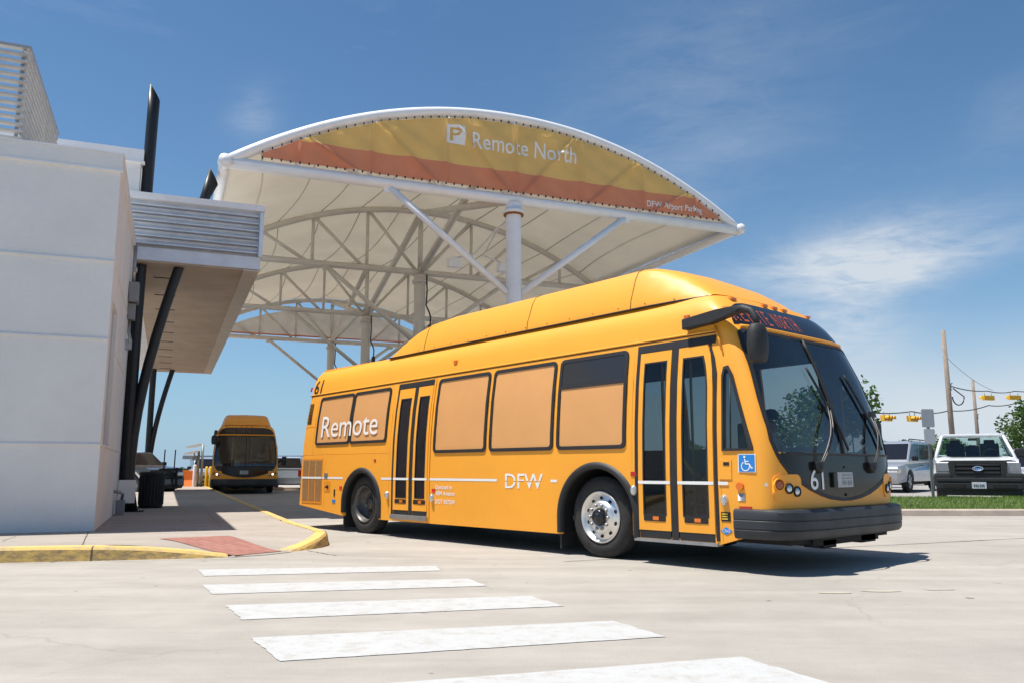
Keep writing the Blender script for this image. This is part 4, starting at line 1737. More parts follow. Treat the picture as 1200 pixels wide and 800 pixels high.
b.disc(fr(-0.02, 0.765, 0.008), (1, 0, 0), 0.018, 10, 0.01)
b.disc(fr(-0.02, 1.06, 0.008), (1, 0, 0), 0.012, 10, 0.008)
b.build('lock', M['black_vinyl'], mask)

# ---- stripes
for sd in (-1, 1):
    fn = near if sd < 0 else far_
    if sd < 0:
        runs = [(-7.2, -6.5, .0135), (-6.498, -5.80, .003), (-4.63, -4.34, .003), (-4.283, -3.868, .0125), (-3.772, -3.40, .0125), (-3.34, -1.83, .003), (-0.80, -0.69, .003),
                (0.612, 1.055, .0125), (1.155, 1.615, .0125), (1.672, 1.79, .0095)]
    else:
        runs = [(-7.2, -5.80, .003), (-4.63, -0.69, .003), (0.62, 1.9, .003)]
    for a_, c_, o_f in runs:
        patch([(a_, 0.876), (c_, 0.876), (c_, 0.910), (a_, 0.910)], fn, 'white_stripe', M['white_vinyl'], bus, off=o_f, step=0.3, back=0.0)
for sg in (-1, 1):
    patch([(sg * 0.985, 0.866), (sg * 1.36, 0.866), (sg * 1.36, 0.900), (sg * 1.015, 0.900)], fr, 'white_stripe', M['white_vinyl'], bus, off=0.004, back=0.0)

# ---- head lamps
M['brownlens'] = mat('smoked_amber_lens', (0.33, 0.075, 0.02), 0.2, coat=0.5)
for sg in (-1, 1):
    ol = rrect(0.95, 1.32, 0.72, 0.985, 0.07)
    if sg < 0:
        ol = [(-y, z) for y, z in ol][::-1]
    mid = (sum(p[0] for p in ol) / len(ol), sum(p[1] for p in ol) / len(ol))
    hl = patch(ol, fr, 'lamp_panel', M['orange'], bus, off=0.012, step=0.06, back=0.014)
    for y, z, r_, kind in ((1.265, 0.885, 0.052, 'turn_lamp'), (1.150, 0.845, 0.044, 'headlamp'), (1.035, 0.815, 0.044, 'headlamp')):
        p0 = fr(sg * y, z, 0.0)
        nn = (fr(sg * y, z, 0.1) - p0).normalized()
        b = MB()
        up = Vector((0, 0, 1))
        a_ = nn.cross(up).normalized()
        u_ = a_.cross(nn).normalized()
        ringp = []
        for rad, dep in ((r_ * 1.22, 0.005), (r_ * 1.20, 0.030), (r_ * 1.02, 0.030), (r_ * 0.98, 0.012)):
            ringp.append([b.bm.verts.new(p0 + nn * dep + (a_ * math.cos(2 * PI * k / 20) + u_ * math.sin(2 * PI * k / 20)) * rad) for k in range(20)])
        for i in range(3):
            for k in range(20):
                b.bm.faces.new((ringp[i][k], ringp[i][(k + 1) % 20], ringp[i + 1][(k + 1) % 20], ringp[i + 1][k]))
        rim_ = b.build(kind, M['black_vinyl'] if kind == 'headlamp' else M['orange'], hl)
        b = MB()
        rows_ = []
        for rad, dep in ((r_ * .99, 0.014), (r_ * .8, 0.026), (r_ * .45, 0.034), (0.002, 0.036)):
            rows_.append([b.bm.verts.new(p0 + nn * dep + (a_ * math.cos(2 * PI * k / 18) + u_ * math.sin(2 * PI * k / 18)) * rad) for k in range(18)])
        for i in range(3):
            for k in range(18):
                f = b.bm.faces.new((rows_[i][k], rows_[i][(k + 1) % 18], rows_[i + 1][(k + 1) % 18], rows_[i + 1][k]))
                f.smooth = True
        if kind == 'headlamp':
            b.build('headlamp_lens', M['clearlens'], hl)
        else:
            b.build('turn_lens', M['brownlens'], hl)
    # small amber corner lamp and reflector low on the corner
    fn = near if sg < 0 else far_
    p0 = fn(1.93, 0.865, 0.0)
    b = MB()
    b.disc(p0, fn(1.93, 0.865, 0.1) - p0, 0.045, 16, 0.025)
    b.build('corner_lamp', M['amber'], bus)
    patch([(1.91, 0.62), (2.05, 0.62), (2.05, 0.665), (1.91, 0.665)], fn, 'corner_reflector', M['redlens'], bus, off=0.006)
    patch([(1.90, 0.72), (1.98, 0.72), (1.98, 0.79), (1.90, 0.79)], fn, 'corner_plate', M['steel'], bus, off=0.006)

# ---- bumper
b = MB()
prof = [(0.085, .36), (.125, .345), (.150, .375), (.157, .43), (.150, .436), (.150, .442), (.160, .448), (.160, .523), (.152, .529), (.152, .535), (.159, .541), (.155, .61), (.135, .635), (.07, .645), (0.0, .64), (0.0, .36)]
NB_ = 44
rows = []
H_ = 1.38
for k in range(NB_ + 1):
    ph = R(180 - 180 * k / NB_)
    row = []
    c_, s_ = math.cos(ph), math.sin(ph)
    tx = math.copysign(abs(c_) ** (2 / 4.6), c_)
    sx = max(0, s_) ** (2 / 4.6)
    for o, z in prof:
        row.append(b.bm.verts.new((1.86 + (0.51 + o) * sx, tx * (H_ - 0.075 + o * 0.75), z)))
    rows.append(row)
for i in range(NB_):
    for k in range(len(prof)):
        f = b.bm.faces.new((rows[i][k], rows[i + 1][k], rows[i + 1][(k + 1) % len(prof)], rows[i][(k + 1) % len(prof)]))
        f.smooth = True
b.bm.faces.new(rows[0])
b.bm.faces.new(rows[-1])
bp_ = b.build('bumper', M['bumper'], bus)
bp_.data.set_sharp_from_angle(angle=R(35))

# ---- underside
b = MB()
b.box((-2.55, 0, 0.34), (8.9, 1.5, 0.10))
b.box((-2.6, 0, 0.30), (3.6, 2.2, 0.10))
b.box((-6.5, 0, 0.42), (1.6, 2.0, 0.12))
b.box((1.55, 0, 0.33), (1.5, 2.2, 0.10))
b.box((2.18, 0.05, 0.31), (0.30, 1.5, 0.12))
b.box((2.22, 0.55, 0.27), (0.22, 0.35, 0.08))
b.box((2.22, -0.35, 0.26), (0.22, 0.28, 0.08))
b.box((-0.04, 0, 0.47), (0.18, 2.0, 0.18))
b.box((-5.22, 0, 0.47), (0.3, 2.0, 0.25))
b.build('chassis', M['under'], bus)
for cx in (-0.04, -5.22):
    for sd in (-1, 1):
        b = MB()
        rr = 0.60 if cx > -1 else 0.545
        b.lathe([(0.30, rr), (1.33, rr)], (cx, 0, 0.47), 'Y', 36)
        for v in b.bm.verts:
            v.co.y *= sd
        bmesh.ops.delete(b.bm, geom=[v for v in b.bm.verts if v.co.z < 0.22], context='VERTS')
        b.build('wheel_housing', M['under'], bus)
        # rubber arch trim
        fn = near if sd < 0 else far_
        r0, r1 = (0.575, 0.655) if cx > -1 else (0.52, 0.60)
        arc0 = [(cx + r0 * math.cos(R(a_)), 0.47 + r0 * math.sin(R(a_))) for a_ in range(0, 181, 6)]
        arc1 = [(cx + r1 * math.cos(R(a_)), 0.47 + r1 * math.sin(R(a_))) for a_ in range(0, 181, 6)]
        arc0 = [(cx + r0, 0.27)] + arc0 + [(cx - r0, 0.27 + (0.05 if cx < -1 else 0))]
        arc1 = [(cx + r1, 0.27)] + arc1 + [(cx - r1, 0.27 + (0.05 if cx < -1 else 0))]
        b = MB()
        lay = []
        for (s0_, z0_), (s1_, z1_) in zip(arc0, arc1):
            lay.append([b.bm.verts.new(fn(s1_, z1_, 0.002)), b.bm.verts.new(fn(s1_ * .7 + s0_ * .3, z1_ * .7 + z0_ * .3, 0.028)), b.bm.verts.new(fn(s1_ * .3 + s0_ * .7, z1_ * .3 + z0_ * .7, 0.034)),
                        b.bm.verts.new(fn(s0_, z0_, 0.02)), b.bm.verts.new(fn(s0_, z0_, -0.05))])
        for i in range(len(lay) - 1):
            for k in range(4):
                f = b.bm.faces.new((lay[i][k], lay[i + 1][k], lay[i + 1][k + 1], lay[i][k + 1]))
                f.smooth = True
        b.build('arch_trim', M['rubber'], bus)
    b = MB()
for sd in (-1, 1):
    for cx, dx in ((-0.04, -0.63), (-5.22, -0.58)):
        b = MB()
        b.box((cx + dx, sd * 1.19, 0.24), (0.025, 0.30, 0.34))
        b.build('mud_flap', M['rubber'], bus)


# ---- wheels
def wheel(cx, sd, front):
    r = 0.475
    w = 0.27
    yo = 1.315
    wh = MB()
    pr = [(-w, 0.26), (-w - .0, 0.34), (-w + .01, 0.42), (-w + 0.04, r - .01), (-w + .06, r), (-0.06, r), (-0.04, r - .01), (-0.012, 0.43), (0.0, 0.38), (-0.004, 0.335), (-0.02, 0.305), (-0.06, 0.295), (-w, 0.26)]
    wh.lathe(pr, (0, 0, 0), 'Y', 48)
    for k in range(48):   # tread blocks
        a_ = 2 * PI * k / 48
        wh.box(Vector((0, 0, 0)), (1, 1, 1), mtx=Matrix.Rotation(a_, 4, 'Y') @ Matrix.Translation((r - 0.001, -0.075, 0)) @ Matrix.Diagonal((0.012, 0.05, 0.034, 1)))
    for v in wh.bm.verts:
        v.co.y *= sd
    t_ = wh.build('wheel', M['tyre'], bus, loc=(cx, sd * yo, 0.475))
    b_ = MB()
    if front:
        b_.lathe([(-0.05, 0.300), (-0.010, 0.306), (0.004, 0.302), (0.0, 0.288), (-0.035, 0.272), (-0.045, 0.262)], n=48)
        b_.lathe([(-0.045, 0.264), (-0.030, 0.20), (-0.010, 0.185), (0.010, 0.165), (0.012, 0.10), (0.0, 0.095)], n=48)
        for v in b_.bm.verts:
            v.co.y *= sd
        b_.build('rim', M['alu'], t_)
        for k in range(10):
            hb = MB()
            a_ = 2 * PI * (k + 0.5) / 10
            n0 = Vector((0, sd, 0))
            c = Vector((math.cos(a_) * 0.226, sd * -0.032, math.sin(a_) * 0.226))
            # dark hand holes: shallow dished ovals
            kk = [hb.bm.verts.new(c + Vector((math.cos(a_) * .018 * math.cos(q) - math.sin(a_) * .024 * math.sin(q), sd * (0.004 - 0.010 * math.cos(q) * 0.4), math.sin(a_) * .018 * math.cos(q) + math.cos(a_) * .024 * math.sin(q)))) for q in [2 * PI * i / 14 for i in range(14)]]
            hb.bm.faces.new(kk)
            hb.build('hand_hole', M['under'], t_)
        for k in range(10):
            nb = MB()
            a_ = 2 * PI * k / 10
            nb.lathe([(0.0, 0.021), (0.022, 0.020), (0.034, 0.012), (0.036, 0.0)], (math.cos(a_) * 0.142, 0.006, math.sin(a_) * 0.142), n=8)
            for v in nb.bm.verts:
                v.co.y *= sd
            nb.build('wheel_nut', M['steel'], t_)
        cb = MB()
        cb.lathe([(0.0, 0.093), (0.05, 0.090), (0.062, 0.075), (0.060, 0.05), (0.075, 0.046), (0.078, 0.02), (0.078, 0.0)], n=28)
        for v in cb.bm.verts:
            v.co.y *= sd
        cb.build('hub', M['blackgloss'], t_)
    else:
        b_.lathe([(-0.05, 0.300), (-0.010, 0.304), (0.002, 0.300), (-0.006, 0.285), (-0.06, 0.268), (-0.155, 0.245), (-0.175, 0.21), (-0.18, 0.10), (-0.12, 0.095), (-0.10, 0.08), (-0.095, 0.0)], n=48)
        for v in b_.bm.verts:
            v.co.y *= sd
        b_.build('rim', M['darksteel'], t_)
        for k in range(10):
            nb = MB()
            a_ = 2 * PI * k / 10
            nb.lathe([(-0.18, 0.021), (-0.155, 0.018), (-0.15, 0.0)], (math.cos(a_) * 0.145, 0, math.sin(a_) * 0.145), n=8)
            for v in nb.bm.verts:
                v.co.y *= sd
            nb.build('wheel_nut', M['darksteel'], t_)
    return t_


for sd in (-1, 1):
    wheel(-0.04, sd, True)
    wheel(-5.22, sd, False)


# ---- side windows
def window(s0, s1, z0, z1, fn, gl, vent=False, rad=0.07):
    w_ = 0.045
    o_ = rrect(s0, s1, z0, z1, rad)
    i_ = rrect(s0 + w_, s1 - w_, z0 + w_, z1 - w_, max(0.02, rad - w_ * .6))
    # keep both loops in step along the long edges
    def ins(loop):
        out = []
        for i in range(len(loop)):
            a_, c = loop[i], loop[(i + 1) % len(loop)]
            out.append(a_)
            if math.dist(a_, c) > 0.3:
                for k in range(1, 8):
                    out.append((a_[0] + (c[0] - a_[0]) * k / 8, a_[1] + (c[1] - a_[1]) * k / 8))
        return out
    fr_ = ring(ins(o_), ins(i_), fn, 'window', M['rubber'], bus, off=0.016, back=0.022)
    pn = patch(ins(rrect(s0 + w_ * .8, s1 - w_ * .8, z0 + w_ * .8, z1 - w_ * .8, 0.03)), fn, 'pane', gl, fr_, off=0.005, step=0.2)
    if vent:
        patch(ins(rrect(s0 + w_, s1 - w_, z1 - 0.36, z1 - w_, 0.02)), fn, 'vent_pane', M['vent'], fr_, off=0.010, step=0.2)
        patch([(s0 + w_, z1 - 0.385), (s1 - w_, z1 - 0.385), (s1 - w_, z1 - 0.345), (s0 + w_, z1 - 0.345)], fn, 'vent_bar', M['rubber'], fr_, off=0.016, step=0.2)
    return fr_


M['vent'] = mat('vent_glass', (0.03, 0.03, 0.032), 0.12, 0, spec=0.6)
window(-6.80, -5.65, 1.47, 2.425, near, M['film'])
window(-5.64, -4.53, 1.47, 2.425, near, M['film'])
window(-3.27, -2.07, 1.275, 2.43, near, M['film'])
window(-2.00, -0.765, 1.275, 2.43, near, M['film'])
window(-0.70, 0.425, 1.275, 2.43, near, M['film'], vent=True)
for s0, s1 in WIN_FAR:
    z0 = 1.47 if s0 < -4.4 else 1.28
    window(s0 - .03, s1 + .03, z0, 2.43, far_, M['far_glass'])

for sd, fn in ((-1, near), (1, far_)):
    tr_in = [(1.75, 1.25), (2.035, 1.25), (2.04, 1.27), (1.845, 1.95), (1.795, 2.06), (1.765, 2.06), (1.75, 1.98)]
    tw = ring(TRI, tr_in, fn, 'quarter_window', M['rubber'], bus, off=0.014, back=0.02)
    patch(tr_in, fn, 'pane', M['tint_glass'], tw, off=0.004, step=0.08)
    b = MB()
    b.tube([fn(1.83, 1.25, 0.006), fn(1.83, 1.96, 0.006)], 0.008, 6)
    b.build('glazing_bar', M['rubber'], tw)


# ---- doors
def door_leaf(name, s0, s1, z0, z1, g, m_glass, curved=False, through=True):
    outer = [(s0, z0), (s1, z0), (s1, z1), (s0, z1)]
    if curved:
        outer = [(s0, z0), (s1, z0), (s1, 1.9), (s1 - 0.012, 2.08), (s1 - 0.04, 2.25), (s1 - 0.085, z1), (s0, z1)]
    gi = [(g[0], g[2]), (g[1], g[2]), (g[1], g[3]), (g[0], g[3])]
    if curved:
        gi = [(g[0], g[2]), (g[1], g[2]), (g[1], 1.9), (g[1] - 0.010, 2.03), (g[1] - 0.03, 2.14), (g[1] - 0.06, g[3]), (g[0], g[3])]
    def dn(loop):
        out = []
        for i in range(len(loop)):
            a_, c = loop[i], loop[(i + 1) % len(loop)]
            k_ = 10 if math.dist(outer[i], outer[(i + 1) % len(outer)]) > 0.6 else 3
            for k in range(k_):
                out.append((a_[0] + (c[0] - a_[0]) * k / k_, a_[1] + (c[1] - a_[1]) * k / k_))
        return out
    lf = ring(dn(outer), dn(gi), near, name, M['orange'], bus, off=0.010, back=0.04)
    ins_ = 0.018
    gl_o = dn(gi)
    cx_, cz_ = sum(p[0] for p in gl_o) / len(gl_o), sum(p[1] for p in gl_o) / len(gl_o)
    gl_i = [(p[0] + (ins_ if p[0] < cx_ else -ins_), p[1] + (ins_ if p[1] < cz_ else -ins_)) for p in gl_o]
    ring(gl_o, gl_i, near, 'door_rubber', M['rubber'], lf, off=0.012, back=0.02)
    patch(gi, near, 'door_glass', m_glass, lf, off=0.002, step=0.15)
    # recessed handle with an amber reflector low on the leaf
    m_ = (s0 + s1) / 2
    patch(rrect(m_ - 0.15, m_ + 0.15, z0 + 0.10, z0 + 0.165, 0.01, 2), near, 'door_pull', M['black_vinyl'], lf, off=0.015)
    patch([(m_ - 0.02, z0 + 0.112), (m_ + 0.06, z0 + 0.112), (m_ + 0.06, z0 + 0.152), (m_ - 0.02, z0 + 0.152)], near, 'door_reflector', M['amber'], lf, off=0.019)
    patch([(s0 + 0.01, z0 - 0.085), (s1 - 0.01, z0 - 0.085), (s1 - 0.01, z0 + 0.004), (s0 + 0.01, z0 + 0.004)], near, 'door_brush', M['rubber'], lf, off=0.006)
    return lf


def door_frame(s0, s1, z0, z1, mid, parent=None):
    b_ = []
    b_.append([(s0 - 0.045, z0), (s0, z0), (s0, z1), (s0 - 0.045, z1)])
    b_.append([(s0 - 0.045, z1 + .001), (s1 + 0.03, z1 + .001), (s1 + 0.03, z1 + 0.09), (s0 - 0.045, z1 + 0.09)])
    b_.append([(mid - 0.045, z0), (mid + 0.045, z0), (mid + 0.045, z1), (mid - 0.045, z1)])
    return patch(b_, near, 'door_surround', M['rubber'], bus, off=0.007, step=0.12)


door_frame(0.605, 1.60, 0.27, 2.36, 1.105)
door_leaf('front_door_leaf', 0.612, 1.055, 0.37, 2.355, (0.675, 1.00, 0.53, 2.24), M['door_glass'])
door_leaf('front_door_leaf', 1.155, 1.615, 0.37, 2.355, (1.215, 1.55, 0.53, 2.24), M['door_glass'], curved=True)
patch([(1.59, 2.30), (1.63, 2.20), (1.66, 2.05), (1.665, 0.30), (1.625, 0.30), (1.622, 1.9), (1.60, 2.1), (1.545, 2.36), (1.52, 2.45), (1.56, 2.45)], near, 'door_edge_seal', M['rubber'], bus, off=0.006, step=0.12)
b = MB()
b.box(near(1.10, 0.262, -0.02), (1.10, 0.10, 0.035), bev=0.006)
b.build('door_step', M['steel'], bus)
b = MB()
b.tube([near(1.62, 2.545, 0.02), near(1.68, 2.40, 0.025), near(1.72, 2.27, 0.02)], 0.012, 6)
b.build('drip_rail', M['orange'], bus)

door_frame(-4.29, -3.39, 0.33, 2.36, -3.82)
door_leaf('rear_door_leaf', -4.283, -3.868, 0.42, 2.355, (-4.215, -3.925, 0.60, 2.20), M['darkglass'], through=False)
door_leaf('rear_door_leaf', -3.772, -3.40, 0.42, 2.355, (-3.715, -3.455, 0.60, 2.20), M['darkglass'], through=False)
b = MB()
b.box(near(-3.84, 0.315, 0.0), (0.94, 0.10, 0.07), bev=0.01)
b.build('door_step', M['steel'], bus)
patch([(-3.38, 0.27), (-3.345, 0.27), (-3.345, 2.45), (-3.38, 2.45)], near, 'door_post', M['orange'], bus, off=0.012, step=0.15)

# ---- lettering and small fittings of the kerb side
text_obj('number', '61', 0.37, lambda x, y: near(-7.14 + x, 2.515 + y, 0.004), M['black_vinyl'], bus, width=0.27, offset=0.006)
text_obj('lettering', 'Remote', 0.62, lambda x, y: near(-6.60 + x, 1.62 + y, 0.0205), M['white_vinyl'], bus, width=1.80)
text_obj('lettering', 'DFW', 0.275, lambda x, y: near(-1.66 + x, 0.792 + y, 0.004), M['white_vinyl'], bus, width=0.72, offset=0.002, slits=((0.082, 0.096),))
for i, tx in enumerate(('Operated by', 'ABM Aviation', 'DOT 967269')):
    text_obj('lettering', tx, 0.086, lambda x, y, i=i: near(-3.20 + x, 0.755 - (0.09 * i + (0.03 if i == 2 else 0)) + y, 0.004), M['white_vinyl'], bus, offset=0.001, width=0.40 if i == 0 else 0.46)
for s, z, r_ in ((-2.95, 2.66, 0), (1.22, 2.70, 0)):
    b = MB()
    b.box(near(s, z, 0.008), (0.07, 0.03, 0.06), bev=0.008)
    b.build('marker_light', M['amber'], bus)
for s in (-3.28, 0.50, -5.90):
    patch([(s, 0.70 if s < -1 else 0.96), (s + 0.08, 0.70 if s < -1 else 0.96), (s + 0.08, 0.755 if s < -1 else 1.01), (s, 0.755 if s < -1 else 1.01)], near, 'side_reflector', M['redlens'], bus, off=0.008)
for s, z in ((-4.44, 0.64), (-3.27, 0.62), (0.545, 0.80), (1.74, 0.72)):
    b = MB()
    p0 = near(s, z, 0.0)
    b.lathe([(0.0, 0.050), (0.025, 0.048), (0.045, 0.03), (0.05, 0.0)], (0, 0, 0), 'Y', 16)
    for v in b.bm.verts:
        v.co = Vector((v.co.x * 0.8 + p0.x, p0.y - v.co.y, v.co.z * 1.2 + p0.z))
    b.build('door_lamp', M['clearlens'], bus)
patch([(1.685, 0.935), (1.835, 0.935), (1.835, 1.135), (1.685, 1.135)], near, 'access_flap', M['orange'], bus, off=0.008)
patch([(1.74, 1.075), (1.81, 1.075), (1.81, 1.11), (1.74, 1.11)], near, 'flap_latch', M['black_vinyl'], bus, off=0.012)
patch([(1.69, 0.505), (1.80, 0.505), (1.80, 0.60), (1.69, 0.60)], near, 'notice', M['black_vinyl'], bus, off=0.005)
patch([[(1.70, z), (1.77, z), (1.77, z + 0.012), (1.70, z + 0.012)] for z in (0.525, 0.55, 0.575)], near, 'notice_lines', M['yellow_rail'], bus, off=0.007, back=0.0)
cng = patch([(1.745, 0.37), (1.815, 0.41), (1.745, 0.45), (1.675, 0.41)], near, 'fuel_diamond', M['blue_sign'], bus, off=0.005)
text_obj('fuel_text', 'CNG', 0.045, lambda x, y: near(1.70 + x, 0.395 + y, 0.008), M['white_vinyl'], cng, width=0.09)
isa = patch([(1.915, 1.005), (2.115, 1.005), (2.115, 1.19), (1.915, 1.19)], near, 'access_sign', M['white_vinyl'], bus, off=0.006, step=0.03)
patch([(1.925, 1.012), (2.105, 1.012), (2.105, 1.183), (1.925, 1.183)], near, 'sign_field', M['blue_sign'], isa, off=0.009, step=0.03, back=0.0)


def isa_pt(u, v):
    return near(1.945 + u * 0.14, 1.022 + v * 0.15, 0.0115)


def isa_line(pts, w):
    b_ = MB()
    for i in range(len(pts) - 1):
        a_, c = Vector(pts[i]), Vector(pts[i + 1])
        d = (c - a_).normalized()
        nn = Vector((-d.y, d.x)) * w / 2
        b_.face([isa_pt(*(a_ + nn)), isa_pt(*(c + nn)), isa_pt(*(c - nn)), isa_pt(*(a_ - nn))])
    return b_


b = isa_line([(0.36, 0.80), (0.42, 0.45), (0.74, 0.45), (0.90, 0.16), (1.0, 0.20)], 0.085)
b2 = isa_line([(0.40, 0.62), (0.68, 0.62)], 0.075)
b3 = isa_line([(0.42 + 0.33 * math.cos(R(a_)), 0.30 + 0.30 * math.sin(R(a_))) for a_ in range(118, 375, 15)], 0.075)
hd = [(0.34 + 0.085 * math.cos(2 * PI * k / 14), 0.93 + 0.085 * math.sin(2 * PI * k / 14)) for k in range(14)]
for q_ in (b2, b3):
    tmp = bpy.data.meshes.new('tmp')
    q_.bm.to_mesh(tmp)
    b.bm.from_mesh(tmp)
    bpy.data.meshes.remove(tmp)
b.face([isa_pt(*p) for p in hd])
b.build('wheelchair_symbol', M['white_vinyl'], isa, normals=False)

# rear quarter: engine grille, louvres, panel lines, filler
gr = patch([(-7.20, 0.45), (-6.50, 0.45), (-6.50, 1.235), (-7.20, 1.235)], near, 'engine_grille', M['orange_panel'], bus, off=0.008)
for s0 in (-7.175, -6.945, -6.715):
    patch([(s0, 0.49), (s0 + 0.195, 0.49), (s0 + 0.195, 1.20), (s0, 1.20)], near, 'mesh_panel', M['grille'], gr, off=0.012)
b = MB()
for k in range(14):
    z = 1.94 + 0.030 * k
    b.box(near(-7.12, z, 0.001), (0.15, 0.012, 0.012))
b.build('vent_louvres', M['black_vinyl'], bus)
for s, z0, z1 in ((-6.88, 1.28, 2.47), (-4.42, 0.35, 2.47), (-6.42, 0.40, 1.30), (0.515, 0.30, 2.60), (1.70, 0.30, 1.15)):
    b = MB()
    b.tube([near(s, z0 + (z1 - z0) * k / 8, -0.001) for k in range(9)], 0.0035, 5)
    b.build('panel_line', M['orange_panel'], bus)
for z, s0, s1 in ((1.30, -7.25, -4.46), (1.855, -7.25, -6.85)):
    b = MB()
    b.tube([near(s0 + (s1 - s0) * k / 10, z, -0.001) for k in range(11)], 0.0035, 5)
    b.build('panel_line', M['orange_panel'], bus)
fl = patch([(-6.40, 0.66), (-6.22, 0.66), (-6.22, 0.84), (-6.40, 0.84)], near, 'filler_flap', M['orange_panel'], bus, off=0.006)
b = MB()
p0 = near(-6.29, 0.74, 0.006)
b.disc(p0, (0, -1, 0), 0.034, 14, 0.01)
b.build('filler_hole', M['black_vinyl'], fl)
for s, z, w_, h_, mm in ((-6.36, 0.93, 0.11, 0.09, 'steel'), (-6.06, 0.64, 0.035, 0.12, 'black_vinyl'), (-6.08, 0.50, 0.10, 0.055, 'blue_sign'), (-6.36, 0.735, 0.05, 0.025, 'black_vinyl'), (-4.83, 1.18, 0.05, 0.04, 'redlens')):
    patch([(s - w_ / 2, z - h_ / 2), (s + w_ / 2, z - h_ / 2), (s + w_ / 2, z + h_ / 2), (s - w_ / 2, z + h_ / 2)], near, 'side_fitting', M[mm], bus, off=0.008)
patch([(-7.28, 2.58), (-7.235, 2.58), (-7.235, 2.66), (-7.28, 2.66)], near, 'marker_light', M['redlens'], bus, off=0.01)

# rear face: lamps and engine door, seen only from elsewhere
for sg in (-1, 1):
    for z, mm in ((1.0, 'redlens'), (0.84, 'amber'), (2.75, 'redlens')):
        b = MB()
        b.disc((REAR + 0.045 * (z - .4), sg * 1.0, rake(REAR, z)), (-1, 0, 0), 0.06, 16, 0.02)
        b.build('tail_lamp', M[mm], bus)
b = MB()
b.box((REAR + 0.02, 0, 0.95), (0.04, 1.6, 0.85), bev=0.015)
b.build('engine_door', M['orange_panel'], bus)
b = MB()
b.box((REAR - 0.04, 0, 0.50), (0.16, 2.4, 0.18), bev=0.03)
b.build('rear_bumper', M['bumper'], bus)

# ---- mirrors
mk = MB()
pA = near(1.26, 2.62, 0.02)
pB = near(1.72, 2.62, 0.06)
m0 = Vector((1.28, pA.y - 0.01, rake(1.28, 2.645)))
mk.prism([(1.24, 2.565), (1.60, 2.60), (1.93, 2.665), (1.97, 2.70), (1.93, 2.745), (1.70, 2.735), (1.24, 2.685)], -1.345, -1.225, axis='Y', bev=0.02)
mk.tube([(1.92, -1.285, 2.705), (2.00, -1.30, 2.705), (2.10, -1.315, 2.665), (2.16, -1.325, 2.58), (2.17, -1.325, 2.50)], [0.045, 0.043, 0.04, 0.036, 0.034], 12)
arm = mk.build('mirror', M['plastic'], bus)
b = MB()
b.lathe([(0.0, 0.0), (0.0, 0.085), (0.02, 0.105), (0.09, 0.122), (0.19, 0.130), (0.30, 0.122), (0.37, 0.10), (0.395, 0.07), (0.40, 0.0)], (2.17, -1.325, 2.12), 'Z', 24)
for v in b.bm.verts:
    v.co.y = -1.325 + (v.co.y + 1.325) * 1.05
    v.co.x = 2.17 + (v.co.x - 2.17) * 0.75
b.build('mirror_shell', M['plastic'], arm)
b = MB()
b.tube([(1.95, 1.36, 1.36), (1.98, 1.50, 1.42), (1.98, 1.60, 1.46)], 0.03, 10)
arm2 = b.build('mirror', M['plastic'], bus)
b = MB()
b.box((1.98, 1.64, 1.42), (0.14, 0.20, 0.40), bev=0.05)
b.build('mirror_shell', M['plastic'], arm2)


# ---- wipers
def wiper(py, pz, ty, tz, b0, b1):
    b_ = MB()
    for o in (-0.022, 0.022):
        pts = []
        for k in range(9):
            s = k / 8
            pts.append(fr(py + o + (ty - py) * s, pz + (tz - pz) * s, 0.035 + 0.06 * math.sin(PI * s)))
        b_.tube(pts, 0.009, 8)
    w_ = b_.build('wiper', M['darksteel'], bus)
    b2_ = MB()
    b2_.tube([fr(b0[0] + (b1[0] - b0[0]) * k / 12, b0[1] + (b1[1] - b0[1]) * k / 12, 0.028) for k in range(13)], 0.014, 8)
    b2_.box(fr(ty, tz, 0.05), (0.05, 0.09, 0.07), bev=0.01)
    b2_.build('wiper_blade', M['rubber'], w_)
    b3_ = MB()
    b3_.lathe([(0, 0.06), (0.05, 0.055), (0.07, 0.03), (0.075, 0.0)], tuple(fr(py, pz, 0.0)), 'X', 16)
    b3_.box(fr(py, pz + 0.02, 0.03), (0.06, 0.16, 0.09), bev=0.02)
    b3_.build('wiper_motor', M['rubber'], w_)


wiper(-0.62, 1.05, -0.10, 1.72, (-0.28, 2.12), (0.09, 1.24))
wiper(0.62, 1.05, 0.92, 1.66, (0.60, 2.10), (0.98, 1.26))

# ---- inside
b = MB()
b.box((-2.6, 0, 0.44), (9.2, 2.3, 0.05))
b.build('floor', M['inside'], bus)
b = MB()
b.prism([(1.80, 0.45), (2.18, 0.45), (2.20, 1.10), (2.0, 1.19), (1.84, 1.12)], -1.10, 1.18, axis='Y', bev=0.03)
b.build('dashboard', M['under'], bus)
b = MB()
for p_ in range(1):
    q0 = [(2.09, 0.36, 1.225), (2.10, 0.62, 1.225), (2.19, 0.56, 1.40), (2.18, 0.34, 1.40)]
    q1 = [(x + .004, y, z + .001) for x, y, z in q0]
    va = [b.bm.verts.new(p) for p in q0]
    vb = [b.bm.verts.new(p) for p in q1]
    b.bm.faces.new(va)
    b.bm.faces.new(vb)
    for k in range(4):
        b.bm.faces.new((va[k], va[(k + 1) % 4], vb[(k + 1) % 4], vb[k]))
b.build('paper_sheet', M['paper'], bus)
b = MB()
b.box((1.08, 0.62, 0.80), (0.50, 0.50, 0.14), bev=0.04)
b.box((0.85, 0.62, 1.22), (0.12, 0.48, 0.80), bev=0.05)
b.box((0.85, 0.62, 1.72), (0.09, 0.26, 0.2), bev=0.04)
b.box((1.08, 0.62, 0.60), (0.3, 0.3, 0.3))
b.build('driver_seat', M['seatfab'], bus)
b = MB()
sw = []
